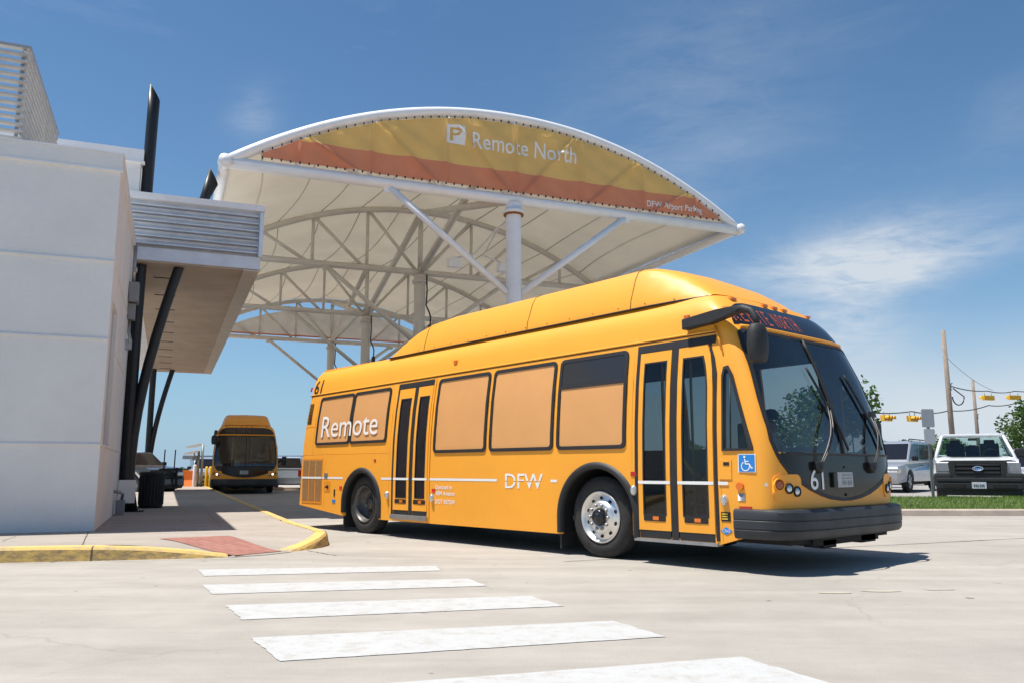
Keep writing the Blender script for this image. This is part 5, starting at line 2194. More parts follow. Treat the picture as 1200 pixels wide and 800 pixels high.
for k in range(25):
    a_ = 2 * PI * k / 24
    sw.append(Vector((1.80 + 0.12 * math.sin(a_), 0.62 + 0.24 * math.cos(a_), 1.19 + 0.20 * math.sin(a_))))
b.tube(sw, 0.016, 8, cap=False)
b.tube([(1.80, 0.62, 1.19), (1.98, 0.62, 0.95)], 0.04, 8)
b.box((1.80, 0.62, 1.19), (0.05, 0.40, 0.06))
b.build('steering_wheel', M['under'], bus)
b = MB()
b.box((0.45, 0.70, 0.85), (0.04, 1.1, 0.8))
b.build('bulkhead', M['inside'], bus)
for y in (-0.35,):
    for s in (-6.2, -5.2, -2.9, -2.1, -1.3):
        for yy in (-0.80, 0.80):
            b = MB()
            b.box((s, yy, 0.88), (0.45, 0.80, 0.09), bev=0.03)
            b.box((s - 0.22, yy, 1.20), (0.08, 0.80, 0.62), bev=0.03)
            b.box((s, yy, 0.65), (0.2, 0.1, 0.4))
            b.build('passenger_seat', M['seatfab'], bus)
for s, y in ((0.35, -0.55), (-2.5, -0.35), (-2.5, 0.35), (0.35, 0.05)):
    b = MB()
    b.tube([(s, y, 0.46), (s, y, 2.75)], 0.018, 8)
    b.build('stanchion', M['yellow_rail'], bus)
for p0, p1 in (((0.86, -1.14, 1.38), (1.10, -1.0, 0.98)), ((1.20, -1.0, 0.93), (1.60, -1.02, 1.00)), ((0.70, -0.9, 0.75), (0.86, -1.14, 1.38))):
    b = MB()
    b.tube([p0, p1], 0.02, 8)
    b.build('handrail', M['yellow_rail'], bus)
b = MB()
b.box((1.45, -0.35, 0.95), (0.22, 0.22, 0.95), bev=0.03)
b.build('fare_box', M['inside'], bus)

# ---- second bus, facing us under the tent
bus2 = copy_tree(bus)
bus2.location = (-12.35, 38.6, 0)
bus2.rotation_euler = (0, 0, math.atan2(-0.946, 0.325))
bus2['label'] = 'orange bus with lit headlamps facing the camera in the shade under the tent'
kill = []
for o_ in bus2.children_recursive:
    nm = o_.name.split('.')[0]
    if nm in ('number', 'lettering', 'paper_sheet', 'wiper', 'wiper_blade', 'wiper_motor', 'lettering_slit'):
        kill.append(o_)
    elif nm == 'led_letter':
        o_.data = o_.data.copy()
        o_.data.materials[0] = M['led_off']
    elif nm == 'headlamp_lens' and False:
        pass
for o_ in kill:
    bpy.data.objects.remove(o_)
lens = [o_ for o_ in bus2.children_recursive if o_.name.startswith('headlamp_lens')]
for o_ in lens[::2] if len(lens) == 4 else lens:
    o_.data = o_.data.copy()
    o_.data.materials[0] = M['lamp_on']

# ---- the driver
def person_skin(name, joints, edges, radii, m, parent):
    me = bpy.data.meshes.new(name)
    me.from_pydata([Vector(j) for j in joints], edges, [])
    o_ = bpy.data.objects.new(name, me)
    C.objects.link(o_)
    o_.parent = parent
    sk = o_.modifiers.new('skin', 'SKIN')
    for i, r_ in enumerate(radii):
        rr = r_ if isinstance(r_, tuple) else (r_, r_)
        me.skin_vertices[0].data[i].radius = rr
    me.skin_vertices[0].data[0].use_root = True
    su = o_.modifiers.new('sub', 'SUBSURF')
    su.levels = 1
    su.render_levels = 1
    apply_mods(o_)
    o_.data.materials.append(m)
    for p in o_.data.polygons:
        p.use_smooth = True
    return o_


mw = Matrix.Translation((2.048, 10.923, 0)) @ Matrix.Rotation(bus_rz, 4, 'Z')
drv = thing('person', 'driver in a tan shirt seated at the wheel behind the windscreen of bus 61', 'person', tuple(mw @ Vector((1.06, 0.62, 0.88))), bus_rz)
J = [(0, 0, 0.02), (0.0, 0, 0.22), (0.03, 0, 0.44), (0.05, 0, 0.58), (0.07, 0, 0.67), (0.10, 0, 0.78)]
E_ = [(0, 1), (1, 2), (2, 3), (3, 4), (4, 5)]
Rd = [(.15, .12), (.15, .115), (.17, .11), (.085, .075), (.055, .055), (.085, .10)]
for sg in (-1, 1):
    i = len(J)
    J += [(0.04, sg * 0.20, 0.50), (0.18, sg * 0.27, 0.28), (0.46, sg * 0.22, 0.32), (0.74, sg * 0.20, 0.33)]
    Rd += [.065, .05, .04, .032]
    E_ += [(2, i), (i, i + 1), (i + 1, i + 2), (i + 2, i + 3)]
    h = len(J) - 1
    J[h] = (0.72, sg * 0.20, 0.345)
    for fi in range(4):
        f0 = len(J)
        dy = (fi - 1.5) * 0.019
        J += [(0.79, sg * 0.20 + dy, 0.36), (0.825, sg * 0.20 + dy, 0.345), (0.83, sg * 0.20 + dy, 0.315)]
        Rd += [.010, .009, .008]
        E_ += [(h, f0), (f0, f0 + 1), (f0 + 1, f0 + 2)]
    f0 = len(J)
    J += [(0.76, sg * 0.155, 0.35), (0.79, sg * 0.15, 0.33)]
    Rd += [.011, .009]
    E_ += [(h, f0), (f0, f0 + 1)]
    i = len(J)
    J += [(0.08, sg * 0.10, 0.02), (0.48, sg * 0.13, 0.05), (0.60, sg * 0.13, -0.38), (0.74, sg * 0.13, -0.40)]
    Rd += [.085, .065, .045, .04]
    E_ += [(0, i), (i, i + 1), (i + 1, i + 2), (i + 2, i + 3)]
bod = person_skin('body', J, E_, Rd, M['shirt'], drv)
bod.data.materials.append(M['skin'])
bod.data.materials.append(M['trouser'])
for p in bod.data.polygons:
    c = p.center
    if c.z > 0.63 or (c.x > 0.40 and c.z > 0.2):
        p.material_index = 1
    elif c.z < 0.10 and c.x > 0.02 or c.z < -0.02:
        p.material_index = 2
b = MB()
b.lathe([(-0.02, 0.088), (0.03, 0.098), (0.07, 0.088), (0.105, 0.055), (0.115, 0.0)], (0.085, 0, 0.80), 'Z', 18)
b.build('hair', M['hair'], drv)
b = MB()
b.lathe([(-0.006, 0.0), (0.0, 0.012), (0.006, 0.0)], (0.185, 0.035, 0.79), 'X', 10)
b.lathe([(-0.006, 0.0), (0.0, 0.012), (0.006, 0.0)], (0.185, -0.035, 0.79), 'X', 10)
b.box((0.185, 0, 0.725), (0.012, 0.05, 0.010))
b.build('face_features', M['hair'], drv)
b = MB()
b.prism([(0.18, 0.79), (0.215, 0.755), (0.18, 0.748)], -0.016, 0.016, axis='Y')
b.build('nose', M['skin'], drv)
# ================================================================== VEHICLES AND STREET THINGS
def car(name, label, cat, loc, rz, paint, L=4.7, W=1.85, H=1.65, kind='suv', group=None, wheel_r=0.35, lit=None):
    """A car heading along local +X."""
    t = thing(name, label, cat, loc, rz, group)
    hl = L / 2
    fx, rx = hl - 0.88, -hl + 0.90
    ar = wheel_r + 0.06

    def arch(cx):
        return [(cx - ar * math.cos(R(a)), wheel_r + ar * math.sin(R(a))) for a in range(0, 181, 15)]
    hood = {'suv': 1.02, 'van': 0.93, 'pickup': 1.14, 'sedan': 0.92}[kind]
    belt = {'suv': 1.08, 'van': 1.04, 'pickup': 1.22, 'sedan': 0.95}[kind]
    low = [(-hl + 0.03, 0.32)] + [(p[0], max(0.3, p[1])) for p in arch(rx)] + [(p[0], max(0.3, p[1])) for p in arch(fx)] + [(hl - 0.10, 0.28), (hl, 0.42), (hl - 0.01, 0.66), (hl - 0.10, hood - 0.10), (hl - 0.35, hood - 0.02)]
    cowl = hl - (1.15 if kind != 'van' else 0.95)
    low += [(cowl, belt - 0.02)]
    if kind == 'pickup':
        low += [(-0.3, belt), (-0.32, 1.14), (-hl + 0.02, 1.14), (-hl, 0.6)]
    else:
        low += [(-hl + 0.12, belt), (-hl, 0.62)]
    b_ = MB()
    b_.prism(low, -W / 2, W / 2, axis='Y')
    for v in b_.bm.verts:
        z = v.co.z
        k = 1 - 0.05 * sstep(0.75, 1.2, z) - 0.03 * sstep(0.55, 0.25, z)
        if abs(v.co.x) > hl - 0.3:
            k -= 0.09 if kind != 'van' else 0.17
        v.co.y *= k
    es = [e for e in b_.bm.edges if e.is_manifold and abs(e.calc_face_angle(0)) > 0.5]
    bmesh.ops.bevel(b_.bm, geom=es, offset=0.035 if kind != 'van' else 0.07, segments=2 if kind != 'van' else 3, affect='EDGES', profile=0.6)
    bd = b_.build('body', paint, t)
    # cabin
    if kind == 'pickup':
        cab = [(cowl + 0.02, belt - 0.03), (cowl - 0.62, H - 0.03), (cowl - 0.80, H), (-0.12, H), (-0.30, H - 0.06), (-0.34, belt)]
    elif kind == 'sedan':
        cab = [(cowl + 0.05, belt - 0.03), (cowl - 0.65, H - 0.03), (cowl - 0.85, H), (-0.7, H), (-0.95, H - 0.05), (-hl + 0.55, belt)]
    else:
        cab = [(cowl + 0.05, belt - 0.03), (cowl - (0.62 if kind == 'suv' else 0.95), H - 0.07), (cowl - (0.9 if kind == 'suv' else 1.35), H), (-hl + 0.65, H), (-hl + 0.35, H - 0.06), (-hl + 0.10, belt)]

    def yw(z):
        return (W / 2) * (0.945 - 0.17 * (z - belt) / (H - belt))
    b_ = MB()
    va, vb = [], []
    for x, z in cab:
        va.append(b_.bm.verts.new((x, -yw(z), z)))
        vb.append(b_.bm.verts.new((x, yw(z), z)))
    n_ = len(cab)
    b_.bm.faces.new(va)
    b_.bm.faces.new(vb)
    for i in range(n_ - 1):
        b_.bm.faces.new((va[i], va[i + 1], vb[i + 1], vb[i]))
    bmesh.ops.bevel(b_.bm, geom=[e for e in b_.bm.edges if e.is_manifold], offset=0.05 if kind != 'van' else 0.085, segments=3, affect='EDGES', profile=0.6)
    b_.build('cabin', paint, t)
    # glass, a few mm proud
    for sg in (-1, 1):
        pts = [(x, z) for x, z in cab]
        x0, x1 = cab[-1][0] + 0.16, cab[0][0] - 0.16
        zt = H - 0.13
        xt0, xt1 = cab[-2][0] + 0.14, cab[1][0] - 0.04
        posts = {'pickup': [0.5], 'sedan': [0.5], 'suv': [0.36, 0.68], 'van': [0.36, 0.68]}[kind]
        cuts = [0.0] + posts + [1.0]
        for i in range(len(cuts) - 1):
            a0, a1 = cuts[i] + (0.015 if i else 0), cuts[i + 1] - (0.015 if i < len(cuts) - 2 else 0)
            q = [(x0 + (x1 - x0) * a0, belt + 0.05), (x0 + (x1 - x0) * a1, belt + 0.05), (xt0 + (xt1 - xt0) * a1, zt), (xt0 + (xt1 - xt0) * a0, zt)]
            b_ = MB()
            b_.face([(x, sg * (yw(z) + 0.006), z) for x, z in q])
            b_.build('window', M['darkglass'], t)
    for (xa, za), (xb, zb), nm in ((cab[0], cab[1], 'windscreen'), (cab[-1], cab[-2], 'rear_window')):
        b_ = MB()
        d = 0.008 if nm == 'windscreen' else -0.008
        a_ = Vector((xa + (xb - xa) * 0.10, 0, za + (zb - za) * 0.10))
        c = Vector((xa + (xb - xa) * 0.93, 0, za + (zb - za) * 0.93))
        b_.face([(a_.x + d, -yw(a_.z) * 0.93, a_.z + .006), (a_.x + d, yw(a_.z) * 0.93, a_.z + .006), (c.x + d, yw(c.z) * 0.91, c.z + .006), (c.x + d, -yw(c.z) * 0.91, c.z + .006)])
        b_.build(nm, M['darkglass'], t)
    for cx in (fx, rx):
        for sg in (-1, 1):
            b_ = MB()
            b_.lathe([(-0.21, 0.10), (-0.21, wheel_r - .03), (-0.19, wheel_r), (-0.03, wheel_r), (0, wheel_r - 0.04), (0.0, wheel_r * 0.68), (-0.02, wheel_r * 0.66)], n=28)
            for v in b_.bm.verts:
                v.co.y *= sg
            w_ = b_.build('wheel', M['tyre'], t, loc=(cx, sg * (W / 2 - 0.02), wheel_r))
            b_ = MB()
            b_.lathe([(-0.02, wheel_r * 0.67), (-0.012, wheel_r * 0.62), (-0.05, wheel_r * 0.58), (-0.06, 0.0)], n=28)
            for k in range(5):
                b_.box((0, 0, 0), (1, 1, 1), mtx=Matrix.Rotation(2 * PI * k / 5, 4, 'Y') @ Matrix.Translation((wheel_r * 0.34, -0.025, 0)) @ Matrix.Diagonal((wheel_r * 0.62, 0.03, 0.07, 1)))
            for v in b_.bm.verts:
                v.co.y *= sg
            b_.build('rim', M['steel'], w_)
    for sg in (-1, 1):
        b_ = MB()
        b_.box((hl - 0.13, sg * (W / 2 - 0.28), 0.70 if kind != 'pickup' else 0.86), (0.22, 0.36, 0.17), bev=0.04)
        b_.build('headlight', M['clearlens'], t)
        b_ = MB()
        b_.box((-hl + 0.06, sg * (W / 2 - 0.20), 0.86), (0.12, 0.22, 0.34), bev=0.03)
        b_.build('tail_light', M['redlens'], t)
        b_ = MB()
        b_.box((cowl - 0.25, sg * (W / 2 + 0.10), belt + 0.07), (0.10, 0.22, 0.15), bev=0.03)
        b_.build('mirror', M['plastic'] if kind != 'van' else M['cblack'], t)
        for x in ([0.1, -0.9] if kind != 'pickup' else [0.15]):
            b_ = MB()
            b_.box((x, sg * (W / 2 * 0.965 + 0.01), belt - 0.16), (0.20, 0.03, 0.035), bev=0.008)
            b_.build('door_handle', M['plastic'], t)
    b_ = MB()
    b_.box((hl - 0.02, 0, 0.66 if kind != 'pickup' else 0.84), (0.08, W * 0.42, 0.16), bev=0.02)
    b_.build('grille', M['plastic'], t)
    b_ = MB()
    b_.box((hl + 0.01, 0, 0.40), (0.06, W * 0.55, 0.10), bev=0.02)
    b_.build('air_intake', M['plastic'], t)
    b_ = MB()
    b_.box((hl - 0.4, 0, 0.30), (0.3, W * .8, 0.1))
    b_.box((0, 0, 0.30), (L * 0.8, W * 0.8, 0.12))
    b_.build('underbody', M['under'], t)
    return t


# white pickup parked nose to the verge, modelled for its front
PX, PY, PZ = 12.58, 22.75, 0.06
pk = thing('pickup_truck', 'white pickup truck with a black grille parked facing the grass verge', 'pickup', (PX, PY, PZ), R(-117))
W_ = 2.0
b = MB()
side = [(-2.6, 0.55), (-1.9, 0.5), (0.1, 0.45), (0.48, 0.55), (0.55, 0.8), (0.75, 0.98), (1.05, 0.98), (1.25, 0.8), (1.32, 0.62), (1.66, 0.62), (1.66, 1.12), (1.58, 1.18), (1.2, 1.235), (0.35, 1.30), (-0.9, 1.32), (-0.92, 1.28), (-3.1, 1.28), (-3.1, 0.7), (-2.6, 0.6)]
b.prism(side, -W_ / 2, W_ / 2, axis='Y')
for v in b.bm.verts:
    if v.co.x > 1.5:
        v.co.y *= 0.965
    if v.co.z > 1.1 and v.co.x > 0:
        v.co.y *= 0.95
bmesh.ops.bevel(b.bm, geom=[e for e in b.bm.edges if e.is_manifold and e.calc_face_angle(0) > 0.4], offset=0.04, segments=3, affect='EDGES', profile=0.6)
b.build('body', M['cwhite'], pk)
# hood: two raised shoulders
b = MB()
b.grid(12, 16, lambda a, c: (0.36 + 1.24 * a, (c - .5) * 1.72, 1.305 - 0.10 * a ** 2.4 + 0.03 * sstep(0.62, 0.78, abs(c - .5) * 2) * (1 - a * .6) - 0.03 * sstep(0.88, 1.0, abs(c - .5) * 2)))
b.build('hood', M['cwhite'], pk)
CABP = [(0.42, 1.27), (-0.30, 1.90), (-0.50, 1.945), (-0.95, 1.945), (-1.18, 1.90), (-1.32, 1.30)]


def cw(z):
    return 0.945 - 0.215 * (z - 1.28) / 0.66


b = MB()   # cab: pillars and roof as a frame, so one sees through it
def bar(p, q, w=0.045):
    b.tube([p, q], w, 8)


for sg in (-1, 1):
    bar((0.40, sg * cw(1.30), 1.28), (-0.30, sg * cw(1.89), 1.885), 0.04)
    bar((-0.45, sg * cw(1.9), 1.90), (-0.50, sg * cw(1.3), 1.30), 0.045)
    bar((-1.30, sg * cw(1.30), 1.30), (-1.16, sg * cw(1.89), 1.885), 0.055)
    bar((-0.30, sg * cw(1.88), 1.885), (-1.16, sg * cw(1.88), 1.885), 0.045)
bar((-1.30, -0.9, 1.32), (-1.30, 0.9, 1.32), 0.05)
b.build('cab_frame', M['cwhite'], pk)
b = MB()
b.prism([(-0.26, -0.73), (-0.26, 0.73), (-0.5, 0.78), (-1.0, 0.78), (-1.2, 0.72), (-1.2, -0.72), (-1.0, -0.78), (-0.5, -0.78)], 1.875, 1.955, bev=0.03)
b.build('roof', M['cwhite'], pk)
b = MB()
b.face([(0.375, -0.88, 1.315), (0.375, 0.88, 1.315), (-0.265, 0.715, 1.865), (-0.265, -0.715, 1.865)])
b.build('windscreen', M['car_glass'], pk)
b = MB()
b.face([(-1.30, -0.84, 1.34), (-1.30, 0.84, 1.34), (-1.18, 0.70, 1.86), (-1.18, -0.70, 1.86)])
b.build('rear_window', M['car_glass'], pk)
for sg in (-1, 1):
    b = MB()
    b.face([(0.30, sg * 0.93, 1.32), (-1.25, sg * 0.93, 1.32), (-1.12, sg * 0.745, 1.86), (-0.30, sg * 0.745, 1.86)])
    b.build('side_window', M['car_glass'], pk)
    b = MB()
    b.box((-0.75, sg * 0.42, 1.45), (0.14, 0.46, 0.5), bev=0.05)
    b.box((-0.75, sg * 0.42, 1.70), (0.12, 0.27, 0.20), bev=0.05)
    b.build('seat', M['seatfab'], pk)
    b = MB()
    b.box((-0.02, sg * 1.10, 1.42), (0.14, 0.28, 0.24), bev=0.04)
    b.tube([(-0.02, sg * 0.92, 1.34), (-0.02, sg * 1.05, 1.36)], 0.03, 8)
    b.build('mirror', M['plastic'], pk)
    b = MB()
    b.box((1.60, sg * 0.77, 1.03), (0.16, 0.36, 0.24), bev=0.03)
    b.build('headlight', M['lamp_glass'], pk)
    b = MB()
    b.box((1.61, sg * 0.80, 0.835), (0.16, 0.30, 0.13), bev=0.02)
    b.build('lamp_lower', M['lamp_glass'], pk)
    b = MB()
    b.box((1.68, sg * 0.80, 0.72), (0.18, 0.40, 0.34), bev=0.06)
    b.build('bumper_end', M['plastic'], pk)
b = MB()
b.box((-0.75, 0, 1.42), (0.14, 0.34, 0.42), bev=0.05)
b.box((-0.75, 0, 1.60), (0.10, 0.22, 0.12), bev=0.04)
b.build('seat', M['seatfab'], pk)
b = MB()
b.box((0.1, 0, 1.30), (0.5, 1.7, 0.08), bev=0.02)
b.box((-0.17, 0, 1.80), (0.03, 0.22, 0.07), bev=0.01)
b.tube([(-0.25 + 0.06 * math.sin(2 * PI * k / 20), 0.42 + 0.18 * math.cos(2 * PI * k / 20), 1.36 + 0.17 * math.sin(2 * PI * k / 20)) for k in range(21)], 0.015, 8, cap=False)
b.build('dashboard', M['under'], pk)
b = MB()
b.prism([(-0.61, 0.80), (0.61, 0.80), (0.64, 1.14), (0.60, 1.19), (-0.60, 1.19), (-0.64, 1.14)], 1.62, 1.70, axis='X', bev=0.02)
gq = b.build('grille', M['under'], pk)
b = MB()
fr_o = [(-0.63, 0.78), (0.63, 0.78), (0.66, 1.15), (0.61, 1.21), (-0.61, 1.21), (-0.66, 1.15)]
fr_i = [(-0.50, 0.86), (0.50, 0.86), (0.51, 1.10), (0.49, 1.14), (-0.49, 1.14), (-0.51, 1.10)]
for i in range(6):
    j = (i + 1) % 6
    for xx in (1.735,):
        b.face([(xx, *fr_o[i]), (xx, *fr_o[j]), (xx, *fr_i[j]), (xx, *fr_i[i])])
    b.face([(1.735, *fr_o[i]), (1.735, *fr_o[j]), (1.64, *fr_o[j]), (1.64, *fr_o[i])])
    b.face([(1.735, *fr_i[i]), (1.735, *fr_i[j]), (1.64, *fr_i[j]), (1.64, *fr_i[i])])
b.build('grille_surround', M['plastic'], gq)
b = MB()
for z in (0.90, 1.00, 1.10):
    b.box((1.725, 0, z), (0.05, 0.98, 0.055), bev=0.012)
b.build('grille_bars', M['plastic'], gq)
b = MB()
b.lathe([(0.0, 0.0), (0.02, 0.6), (0.024, 0.62), (0.0, 0.64)], (1.75, 0, 0), 'X', 24)
for v in b.bm.verts:
    v.co.y *= 0.19
    v.co.z = 1.005 + v.co.z * 0.095
b.build('emblem', M['blue_sign'], gq)
b = MB()
for k in range(24):
    a0, a1 = 2 * PI * k / 24, 2 * PI * (k + 1) / 24
    b.face([(1.777, 0.122 * math.cos(a0), 1.005 + 0.062 * math.sin(a0)), (1.777, 0.122 * math.cos(a1), 1.005 + 0.062 * math.sin(a1)), (1.777, 0.105 * math.cos(a1), 1.005 + 0.050 * math.sin(a1)), (1.777, 0.105 * math.cos(a0), 1.005 + 0.050 * math.sin(a0))])
b.build('emblem_border', M['alu'], gq, normals=False)
text_obj('emblem_script', 'Ford', 0.085, lambda x, y: (1.7775, -0.075 + x, 0.975 + y), M['alu'], gq, width=0.15)
b = MB()
b.box((1.70, 0, 0.72), (0.22, 1.90, 0.10), bev=0.03)
b.box((1.70, 0, 0.57), (0.20, 1.94, 0.19), bev=0.04)
b.box((1.62, 0, 0.42), (0.18, 1.75, 0.18), bev=0.03)
b.build('bumper', M['plastic'], pk)
b = MB()
for sg in (-1, 1):
    b.box((1.80, sg * 0.56, 0.57), (0.03, 0.5, 0.11), bev=0.01)
b.build('bumper_inset', M['under'], pk)
b = MB()
b.box((1.815, 0.0, 0.585), (0.02, 0.32, 0.16), bev=0.004)
pp = b.build('number_plate', M['plate'], pk)
b = MB()
for y in (-0.11, -0.07, -0.03, 0.02, 0.06, 0.10):
    b.box((1.828, y, 0.58), (0.006, 0.022, 0.06))
b.build('plate_print', M['black_vinyl'], pp)
for cx in (0.92, -2.2):
    for sg in (-1, 1):
        b = MB()
        b.lathe([(-0.25, 0.12), (-0.25, 0.36), (-0.23, 0.39), (-0.03, 0.39), (0, 0.36), (0.0, 0.24), (-0.03, 0.23), (-0.06, 0.0)], n=28)
        for v in b.bm.verts:
            v.co.y *= sg
        b.build('wheel', M['tyre'], pk, loc=(cx, sg * 0.97, 0.39))
b = MB()
b.box((-0.8, 0, 0.52), (4.4, 1.6, 0.2))
b.build('chassis', M['under'], pk)

# minivan and other parked cars on the right
def zl(y):
    return zlot(y)


car('minivan', 'silver minivan with roof rails parked beside the white pickup', 'minivan', (13.55, 29.7, zl(29)), R(-131), M['csilver'], 4.9, 1.95, 1.74, 'van')
car('parked_car', 'small white car half hidden between the silver minivan and the white pickup', 'car', (21.3, 41.5, 0.3), R(-170), M['cwhite'], 4.5, 1.8, 1.45, 'sedan')
car('parked_car', 'silver car cut by the right edge of the frame beside the white pickup', 'car', (15.75, 24.9, zl(24)), R(-121), M['csilver'], 4.6, 1.85, 1.5, 'sedan')
# roof rails of the minivan
mv = [o_ for o_ in C.objects if o_.name.startswith('minivan')][0]
for sg in (-1, 1):
    b = MB()
    b.tube([(0.5, sg * 0.68, 1.73), (0.4, sg * 0.69, 1.79), (-1.6, sg * 0.69, 1.79), (-1.7, sg * 0.68, 1.72)], 0.022, 6)
    b.build('roof_rail', M['plastic'], mv)

# left: dark pickup with a push bar, then the exit lane
dp = car('pickup_truck', 'dark grey pickup truck with a push bar behind the litter bin', 'pickup', (-16.5, 35.3, 0.0), R(-24), M['cdark'], 5.4, 1.95, 1.78, 'pickup', wheel_r=0.40)
b = MB()
for y in (-0.35, 0.35):
    b.box((2.80, y, 0.75), (0.07, 0.08, 0.75), bev=0.02)
b.box((2.83, 0, 0.72), (0.06, 1.2, 0.10), bev=0.02)
b.box((2.83, 0, 1.05), (0.06, 1.2, 0.08), bev=0.02)
b.build('push_bar', M['under'], dp)
b = MB()
for y in (-0.25, 0.30):
    b.tube([(2.70, y, 1.0), (2.72, y, 1.85)], 0.025, 6)
b.build('whip_aerial', M['under'], dp)
car('parked_car', 'white van roofline showing above the dark grey pickup', 'van', (-19.0, 41.0, 0), R(-20), M['cwhite'], 5.0, 1.95, 1.95, 'van')
car('parked_car', 'black car beyond the orange barrier', 'car', (-16.6, 50.5, 0), R(-5), M['cblack'], 4.8, 1.9, 1.62, 'suv')
car('parked_car', 'pale blue car behind the grey camera poles', 'car', (-17.3, 47.5, 0), R(-65), M['cblue'], 4.5, 1.8, 1.75, 'suv')
car('parked_car', 'dark car seen beyond the right side of the far bus', 'car', (-12.35, 46.5, 0), R(100), M['cblue'], 4.7, 1.9, 1.75, 'suv')
car('parked_car', 'white car farther behind the dark car past the far bus', 'car', (-17.8, 66.0, 0), R(190), M['cwhite'], 4.8, 1.9, 1.9, 'van')

bb_ = thing('barrier', 'orange plastic traffic barrier beside a white bollard', 'barrier', (-17.25, 44.6, 0.0), R(8))
b = MB()
b.prism([(-0.30, 0), (0.30, 0), (0.28, 0.15), (0.12, 0.5), (0.10, 1.0), (-0.10, 1.0), (-0.12, 0.5), (-0.28, 0.15)], -0.5, 0.5, axis='X', bev=0.03)
b.build('shell', M['orange_barrier'], bb_)
wb = thing('bollard', 'white bollard between the orange barrier and the camera poles', 'bollard', (-16.78, 44.3, 0), 0)
b = MB()
b.lathe([(0, .085), (1.25, .085), (1.30, .06), (1.31, 0)], axis='Z', n=16)
b.build('post', M['white_post'], wb)
for i, (x, lab) in enumerate(((-16.02, 'thick yellow bollard nearest the far bus'), (-16.22, 'yellow bollard second from the far bus'), (-15.82, 'yellow bollard partly hidden by the far bus'))):
    yb = thing('bollard', lab, 'bollard', (x, 44.5, 0), 0, 'yellow bollards by the exit lane')
    b = MB()
    b.lathe([(0, .075), (1.15, .075), (1.2, .05), (1.21, 0)], axis='Z', n=16)
    b.build('post', M['yellow_post'], yb)
cp = thing('camera_pole', 'two grey poles carrying slanted white panels near the far bus', 'pole', (-16.50, 44.0, 0), 0)
for x, h in ((0.0, 2.0), (0.20, 2.35)):
    b = MB()
    b.tube([(x, 0, 0), (x, 0, h)], 0.06, 10)
    b.build('pole', M['galv'], cp)
for z, x0 in ((1.92, -0.42), (2.27, -0.34)):
    b = MB()
    b.box((0, 0, 0), (1, 1, 1), mtx=Matrix.Translation((x0 + 0.1, -0.1, z)) @ Matrix.Rotation(R(-12), 4, 'Y') @ Matrix.Diagonal((0.66, 0.4, 0.09, 1)))
    b.build('panel', M['white_post'], cp)
b = MB()
b.tube([(0, 0, 1.72), (-0.2, 0, 1.74), (-0.25, 0, 1.9)], 0.035, 8)
b.box((-0.2, 0, 1.62), (0.22, 0.2, 0.2), bev=0.03)
b.build('camera_box', M['greybox'], cp)

# a low shelter far behind on the left
ov = thing('shelter', 'long low dark roofed shelter far behind the parked cars past the far bus', 'shelter', (-36.5, 118, 0), R(4))
b = MB()
b.box((0, 0, 2.75), (18, 5, 0.5), bev=0.05)
b.build('roof', M['greybox'], ov)
for x in (-8.5, -4.2, 0, 4.2, 8.5):
    b = MB()
    b.box((x, 0, 1.25), (0.25, 0.25, 2.5))
    b.build('post', M['greybox'], ov)

# sign post on the verge, seen from behind
sp = thing('sign_post', 'green grey post with two sign backs on the grass beside the white pickup', 'sign', (10.10, 20.15, 0.33), R(6))
b = MB()
b.box((0, 0.03, 0.98), (0.055, 0.03, 2.0))
b.box((0.02, 0.012, 0.98), (0.015, 0.03, 2.0))
b.build('post', M['galv'], sp)
b = MB()
b.prism(rrect(-0.16, 0.16, 1.72, 2.16, 0.03), -0.004, 0.008, axis='Y')
b.build('sign_plate', M['signback'], sp)
b = MB()
b.prism(rrect(-0.13, 0.15, 1.32, 1.68, 0.03), -0.004, 0.008, axis='Y')
b.build('sign_plate', mat('white_sign_back', (0.55, 0.58, 0.60), 0.6), sp)

# timber poles
def pole(loc, h, r, label, lean=0.0):
    t = thing('utility_pole', label, 'utility pole', loc, 0, 'timber utility poles')
    b_ = MB()
    b_.tube([(0, 0, -0.2), (lean * .5, 0, h * .5), (lean, 0, h)], [r, r * .88, r * .72], 14)
    b_.build('shaft', M['timber'], t)
    b_ = MB()
    b_.tube([(lean * .6 + r, 0, h * .64), (lean * .6 + r + .1, 0, h * .65)], 0.03, 6)
    b_.box((lean * .6 + r * .8, -0.02, h * .62), (0.08, 0.06, 0.4))
    b_.build('bracket', M['galv'], t)
    return t


p1 = pole((26.2, 49.5, 0.3), 9.05, 0.17, 'tall timber utility pole behind the white pickup', -0.06)
pole((40.3, 72.0, 0.3), 8.5, 0.17, 'shorter timber utility pole farther off to the right', -0.05)
b = MB()
b.tube([(26.35 + 0.35 * (1 - math.cos(R(a_))) * 1.0, 49.45, 5.7 - 0.5 * math.sin(R(a_)) - 0.9 * (a_ / 180) * 0 - 0.35) for a_ in range(0, 181, 15)] + [(26.4, 49.4, 5.85)], 0.035, 6)
b.build('cable_loop', M['wire'], p1).matrix_parent_inverse = Matrix.Translation((-26.2, -49.5, -0.3))


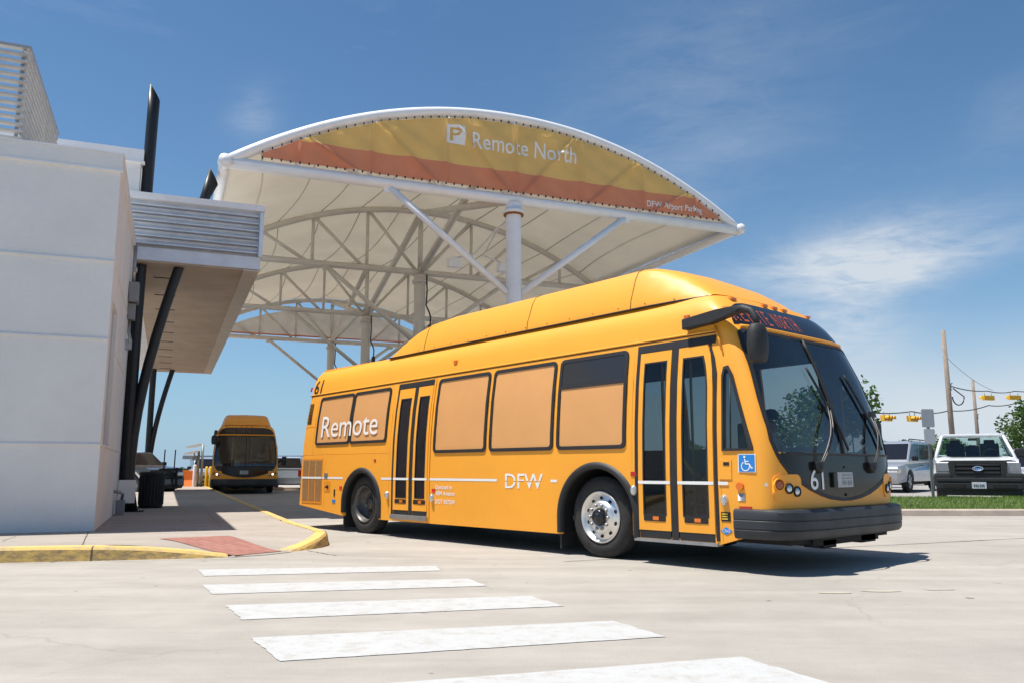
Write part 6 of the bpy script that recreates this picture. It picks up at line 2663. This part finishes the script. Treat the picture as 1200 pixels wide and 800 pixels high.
def signal(loc, rz, label, face=True):
    """Horizontal three-lamp traffic signal hung on a span wire."""
    t = thing('traffic_signal', label, 'traffic light', loc, rz, 'yellow traffic signals on span wires')
    b_ = MB()
    for k in range(3):
        b_.box(((k - 1) * 0.36, 0, 0), (0.35, 0.26, 0.36), bev=0.03)
    b_.build('housing', M['sig_yel'], t)
    for k in range(3):
        b_ = MB()
        c = Vector(((k - 1) * 0.36, -0.13, 0))
        n_ = 16
        lay = []
        for dy, r_ in ((0.0, 0.145), (-0.24, 0.145)):
            lay.append([b_.bm.verts.new(c + Vector((r_ * math.cos(R(-20 + 220 * i / n_)), dy * (1 if True else 1), r_ * math.sin(R(-20 + 220 * i / n_))))) for i in range(n_ + 1)])
        for i in range(n_):
            b_.bm.faces.new((lay[0][i], lay[0][i + 1], lay[1][i + 1], lay[1][i]))
        b_.build('visor', M['sig_yel'], t)
        b_ = MB()
        b_.disc(c, (0, -1, 0), 0.13, 16, 0.015)
        b_.build('lens', M['sig_lens'], t)
    b_ = MB()
    for x in (-0.36, 0.36):
        b_.tube([(x, 0, 0.15), (x, 0, 0.40)], 0.025, 6)
    b_.build('hanger', M['galv'], t)
    t.scale = (0.86, 0.86, 0.86)
    return t


def wire_thing(name, label, pts, r=0.03, sagw=0.0):
    t = thing(name, label, 'cable', tuple(pts[0]), 0)
    b_ = MB()
    out = []
    for i in range(len(pts) - 1):
        a_, c = Vector(pts[i]), Vector(pts[i + 1])
        for k in range(10 if i < len(pts) - 2 else 11):
            s = k / 10
            p = a_.lerp(c, s)
            p.z -= sagw * 4 * s * (1 - s)
            out.append(p - Vector(pts[0]))
    b_.tube(out, r, 6)
    b_.build('cable', M['wire'], t)
    return t


wire_thing('span_wire', 'upper span wire running from the tall timber pole to the right', [(26.3, 49.5, 6.0), (31.45, 54.6, 6.18), (35.05, 57.6, 6.45), (46, 66, 7.3)], 0.032, 0.12)
wire_thing('span_wire', 'lower wavy span wire passing behind the timber poles', [(17.5, 43.0, 4.1), (22.0, 45.6, 4.2), (26.3, 49.9, 4.55), (30.5, 53.0, 5.1), (34.4, 56, 5.6), (46, 64, 6.8)], 0.032, 0.14)
wire_thing('guy_wire', 'thin wire sloping off the top of the tall timber pole', [(26.25, 49.5, 7.7), (33.5, 57.5, 6.5)], 0.012, 0.25)
signal((31.45, 54.6, 5.72), R(200), 'yellow traffic signal seen from behind right of the tall timber pole')
signal((35.0, 57.6, 6.0), R(190), 'yellow traffic signal cut by the right edge of the frame')
signal((22.0, 45.6, 3.80), R(40), 'yellow traffic signal over the silver minivan, left of the sign back')
signal((19.95, 44.2, 3.75), R(40), 'yellow traffic signal just clear of the windscreen edge of bus 61')


# trees
def tree(name, label, loc, h, cr, seed, n=2600, leaf=0.10, mat_='leaf', squash=0.85, low=0.25):
    rt = random.Random(seed)
    t = thing(name, label, 'tree', loc, rt.random() * 6, 'trees along the road')
    b_ = MB()
    th = h * low
    b_.tube([(0, 0, -0.1), (0.03, 0.02, th * .6), (0.0, 0.05, th * 1.4), (0.05, 0, h * .7)], [h * .028, h * .022, h * .017, h * .006], 9)
    clumps = []
    for k in range(16):
        a_ = rt.random() * 2 * PI
        e_ = rt.uniform(-0.35, 1.0)
        rr = cr * rt.uniform(0.35, 0.92)
        c = Vector((math.cos(a_) * rr * (1 - max(0, e_) * .55), math.sin(a_) * rr * (1 - max(0, e_) * .55), th + (h - th) * (0.45 + 0.42 * e_)))
        clumps.append((c, cr * rt.uniform(0.22, 0.42)))
        b_.tube([(0, 0, th * rt.uniform(.8, 1.5)), tuple(c * 0.55 + Vector((0, 0, th * .45))), tuple(c)], [h * .010, h * .006, h * .002], 6)
    b_.build('trunk', M['bark'], t)
    b_ = MB()
    for k in range(n):
        c, r_ = clumps[rt.randrange(len(clumps))]
        d = Vector((rt.gauss(0, 1), rt.gauss(0, 1), rt.gauss(0, 1)))
        d.normalize()
        p = c + Vector((d.x, d.y, d.z * squash)) * r_ * (rt.random() ** 0.45) * 1.15
        u_ = Vector((rt.gauss(0, 1), rt.gauss(0, 1), rt.gauss(0, .6))).normalized()
        w_ = u_.cross(Vector((rt.gauss(0, 1), rt.gauss(0, 1), rt.gauss(0, 1)))).normalized()
        s = leaf * rt.uniform(.6, 1.3)
        b_.face([p - u_ * s, p + w_ * s * .5, p + u_ * s, p - w_ * s * .5])
    b_.build('crown', M[mat_], t, normals=False)
    return t


tree('tree', 'leafy green tree showing past the windscreen edge of bus 61', (14.0, 36.0, 0.3), 4.2, 2.75, 5, 5200, 0.12)
tree('tree', 'green tree at the right edge of the frame beside the white pickup', (24.6, 38.5, 0.3), 4.4, 2.0, 9, 3600, 0.11)
tree('tree', 'bushy green tree beyond the gap between minivan and pickup', (37.2, 72, 0.3), 3.4, 2.6, 12, 2200, 0.16)
tree('tree', 'round green tree far off behind the sign post', (32.0, 66, 0.3), 2.8, 2.2, 21, 1800, 0.16)
# a low belt of far trees along the horizon
rt = random.Random(77)
bt = MB()
for k in range(16000):
    a_ = R(rt.uniform(-34, 40))
    d = rt.uniform(240, 330)
    hh = 5.0 + 2.5 * math.sin(a_ * 37) + 1.6 * math.sin(a_ * 91 + 1) + 1.0 * math.sin(a_ * 223)
    if a_ < R(-6):
        hh *= 0.45
    z = rt.random() ** 0.8 * max(1.0, hh)
    p = Vector((math.sin(a_) * d, math.cos(a_) * d, z))
    s = rt.uniform(0.5, 1.2)
    u_ = Vector((rt.gauss(0, 1), rt.gauss(0, 1), rt.gauss(0, 1))).normalized() * s
    w_ = Vector((rt.gauss(0, 1), rt.gauss(0, 1), rt.gauss(0, 1))).normalized() * s
    bt.face([p - u_, p + w_, p + u_, p - w_])
tag(bt.build('distant_trees', M['farleaf'], normals=False), 'low belt of trees along the horizon', 'trees', kind='stuff')
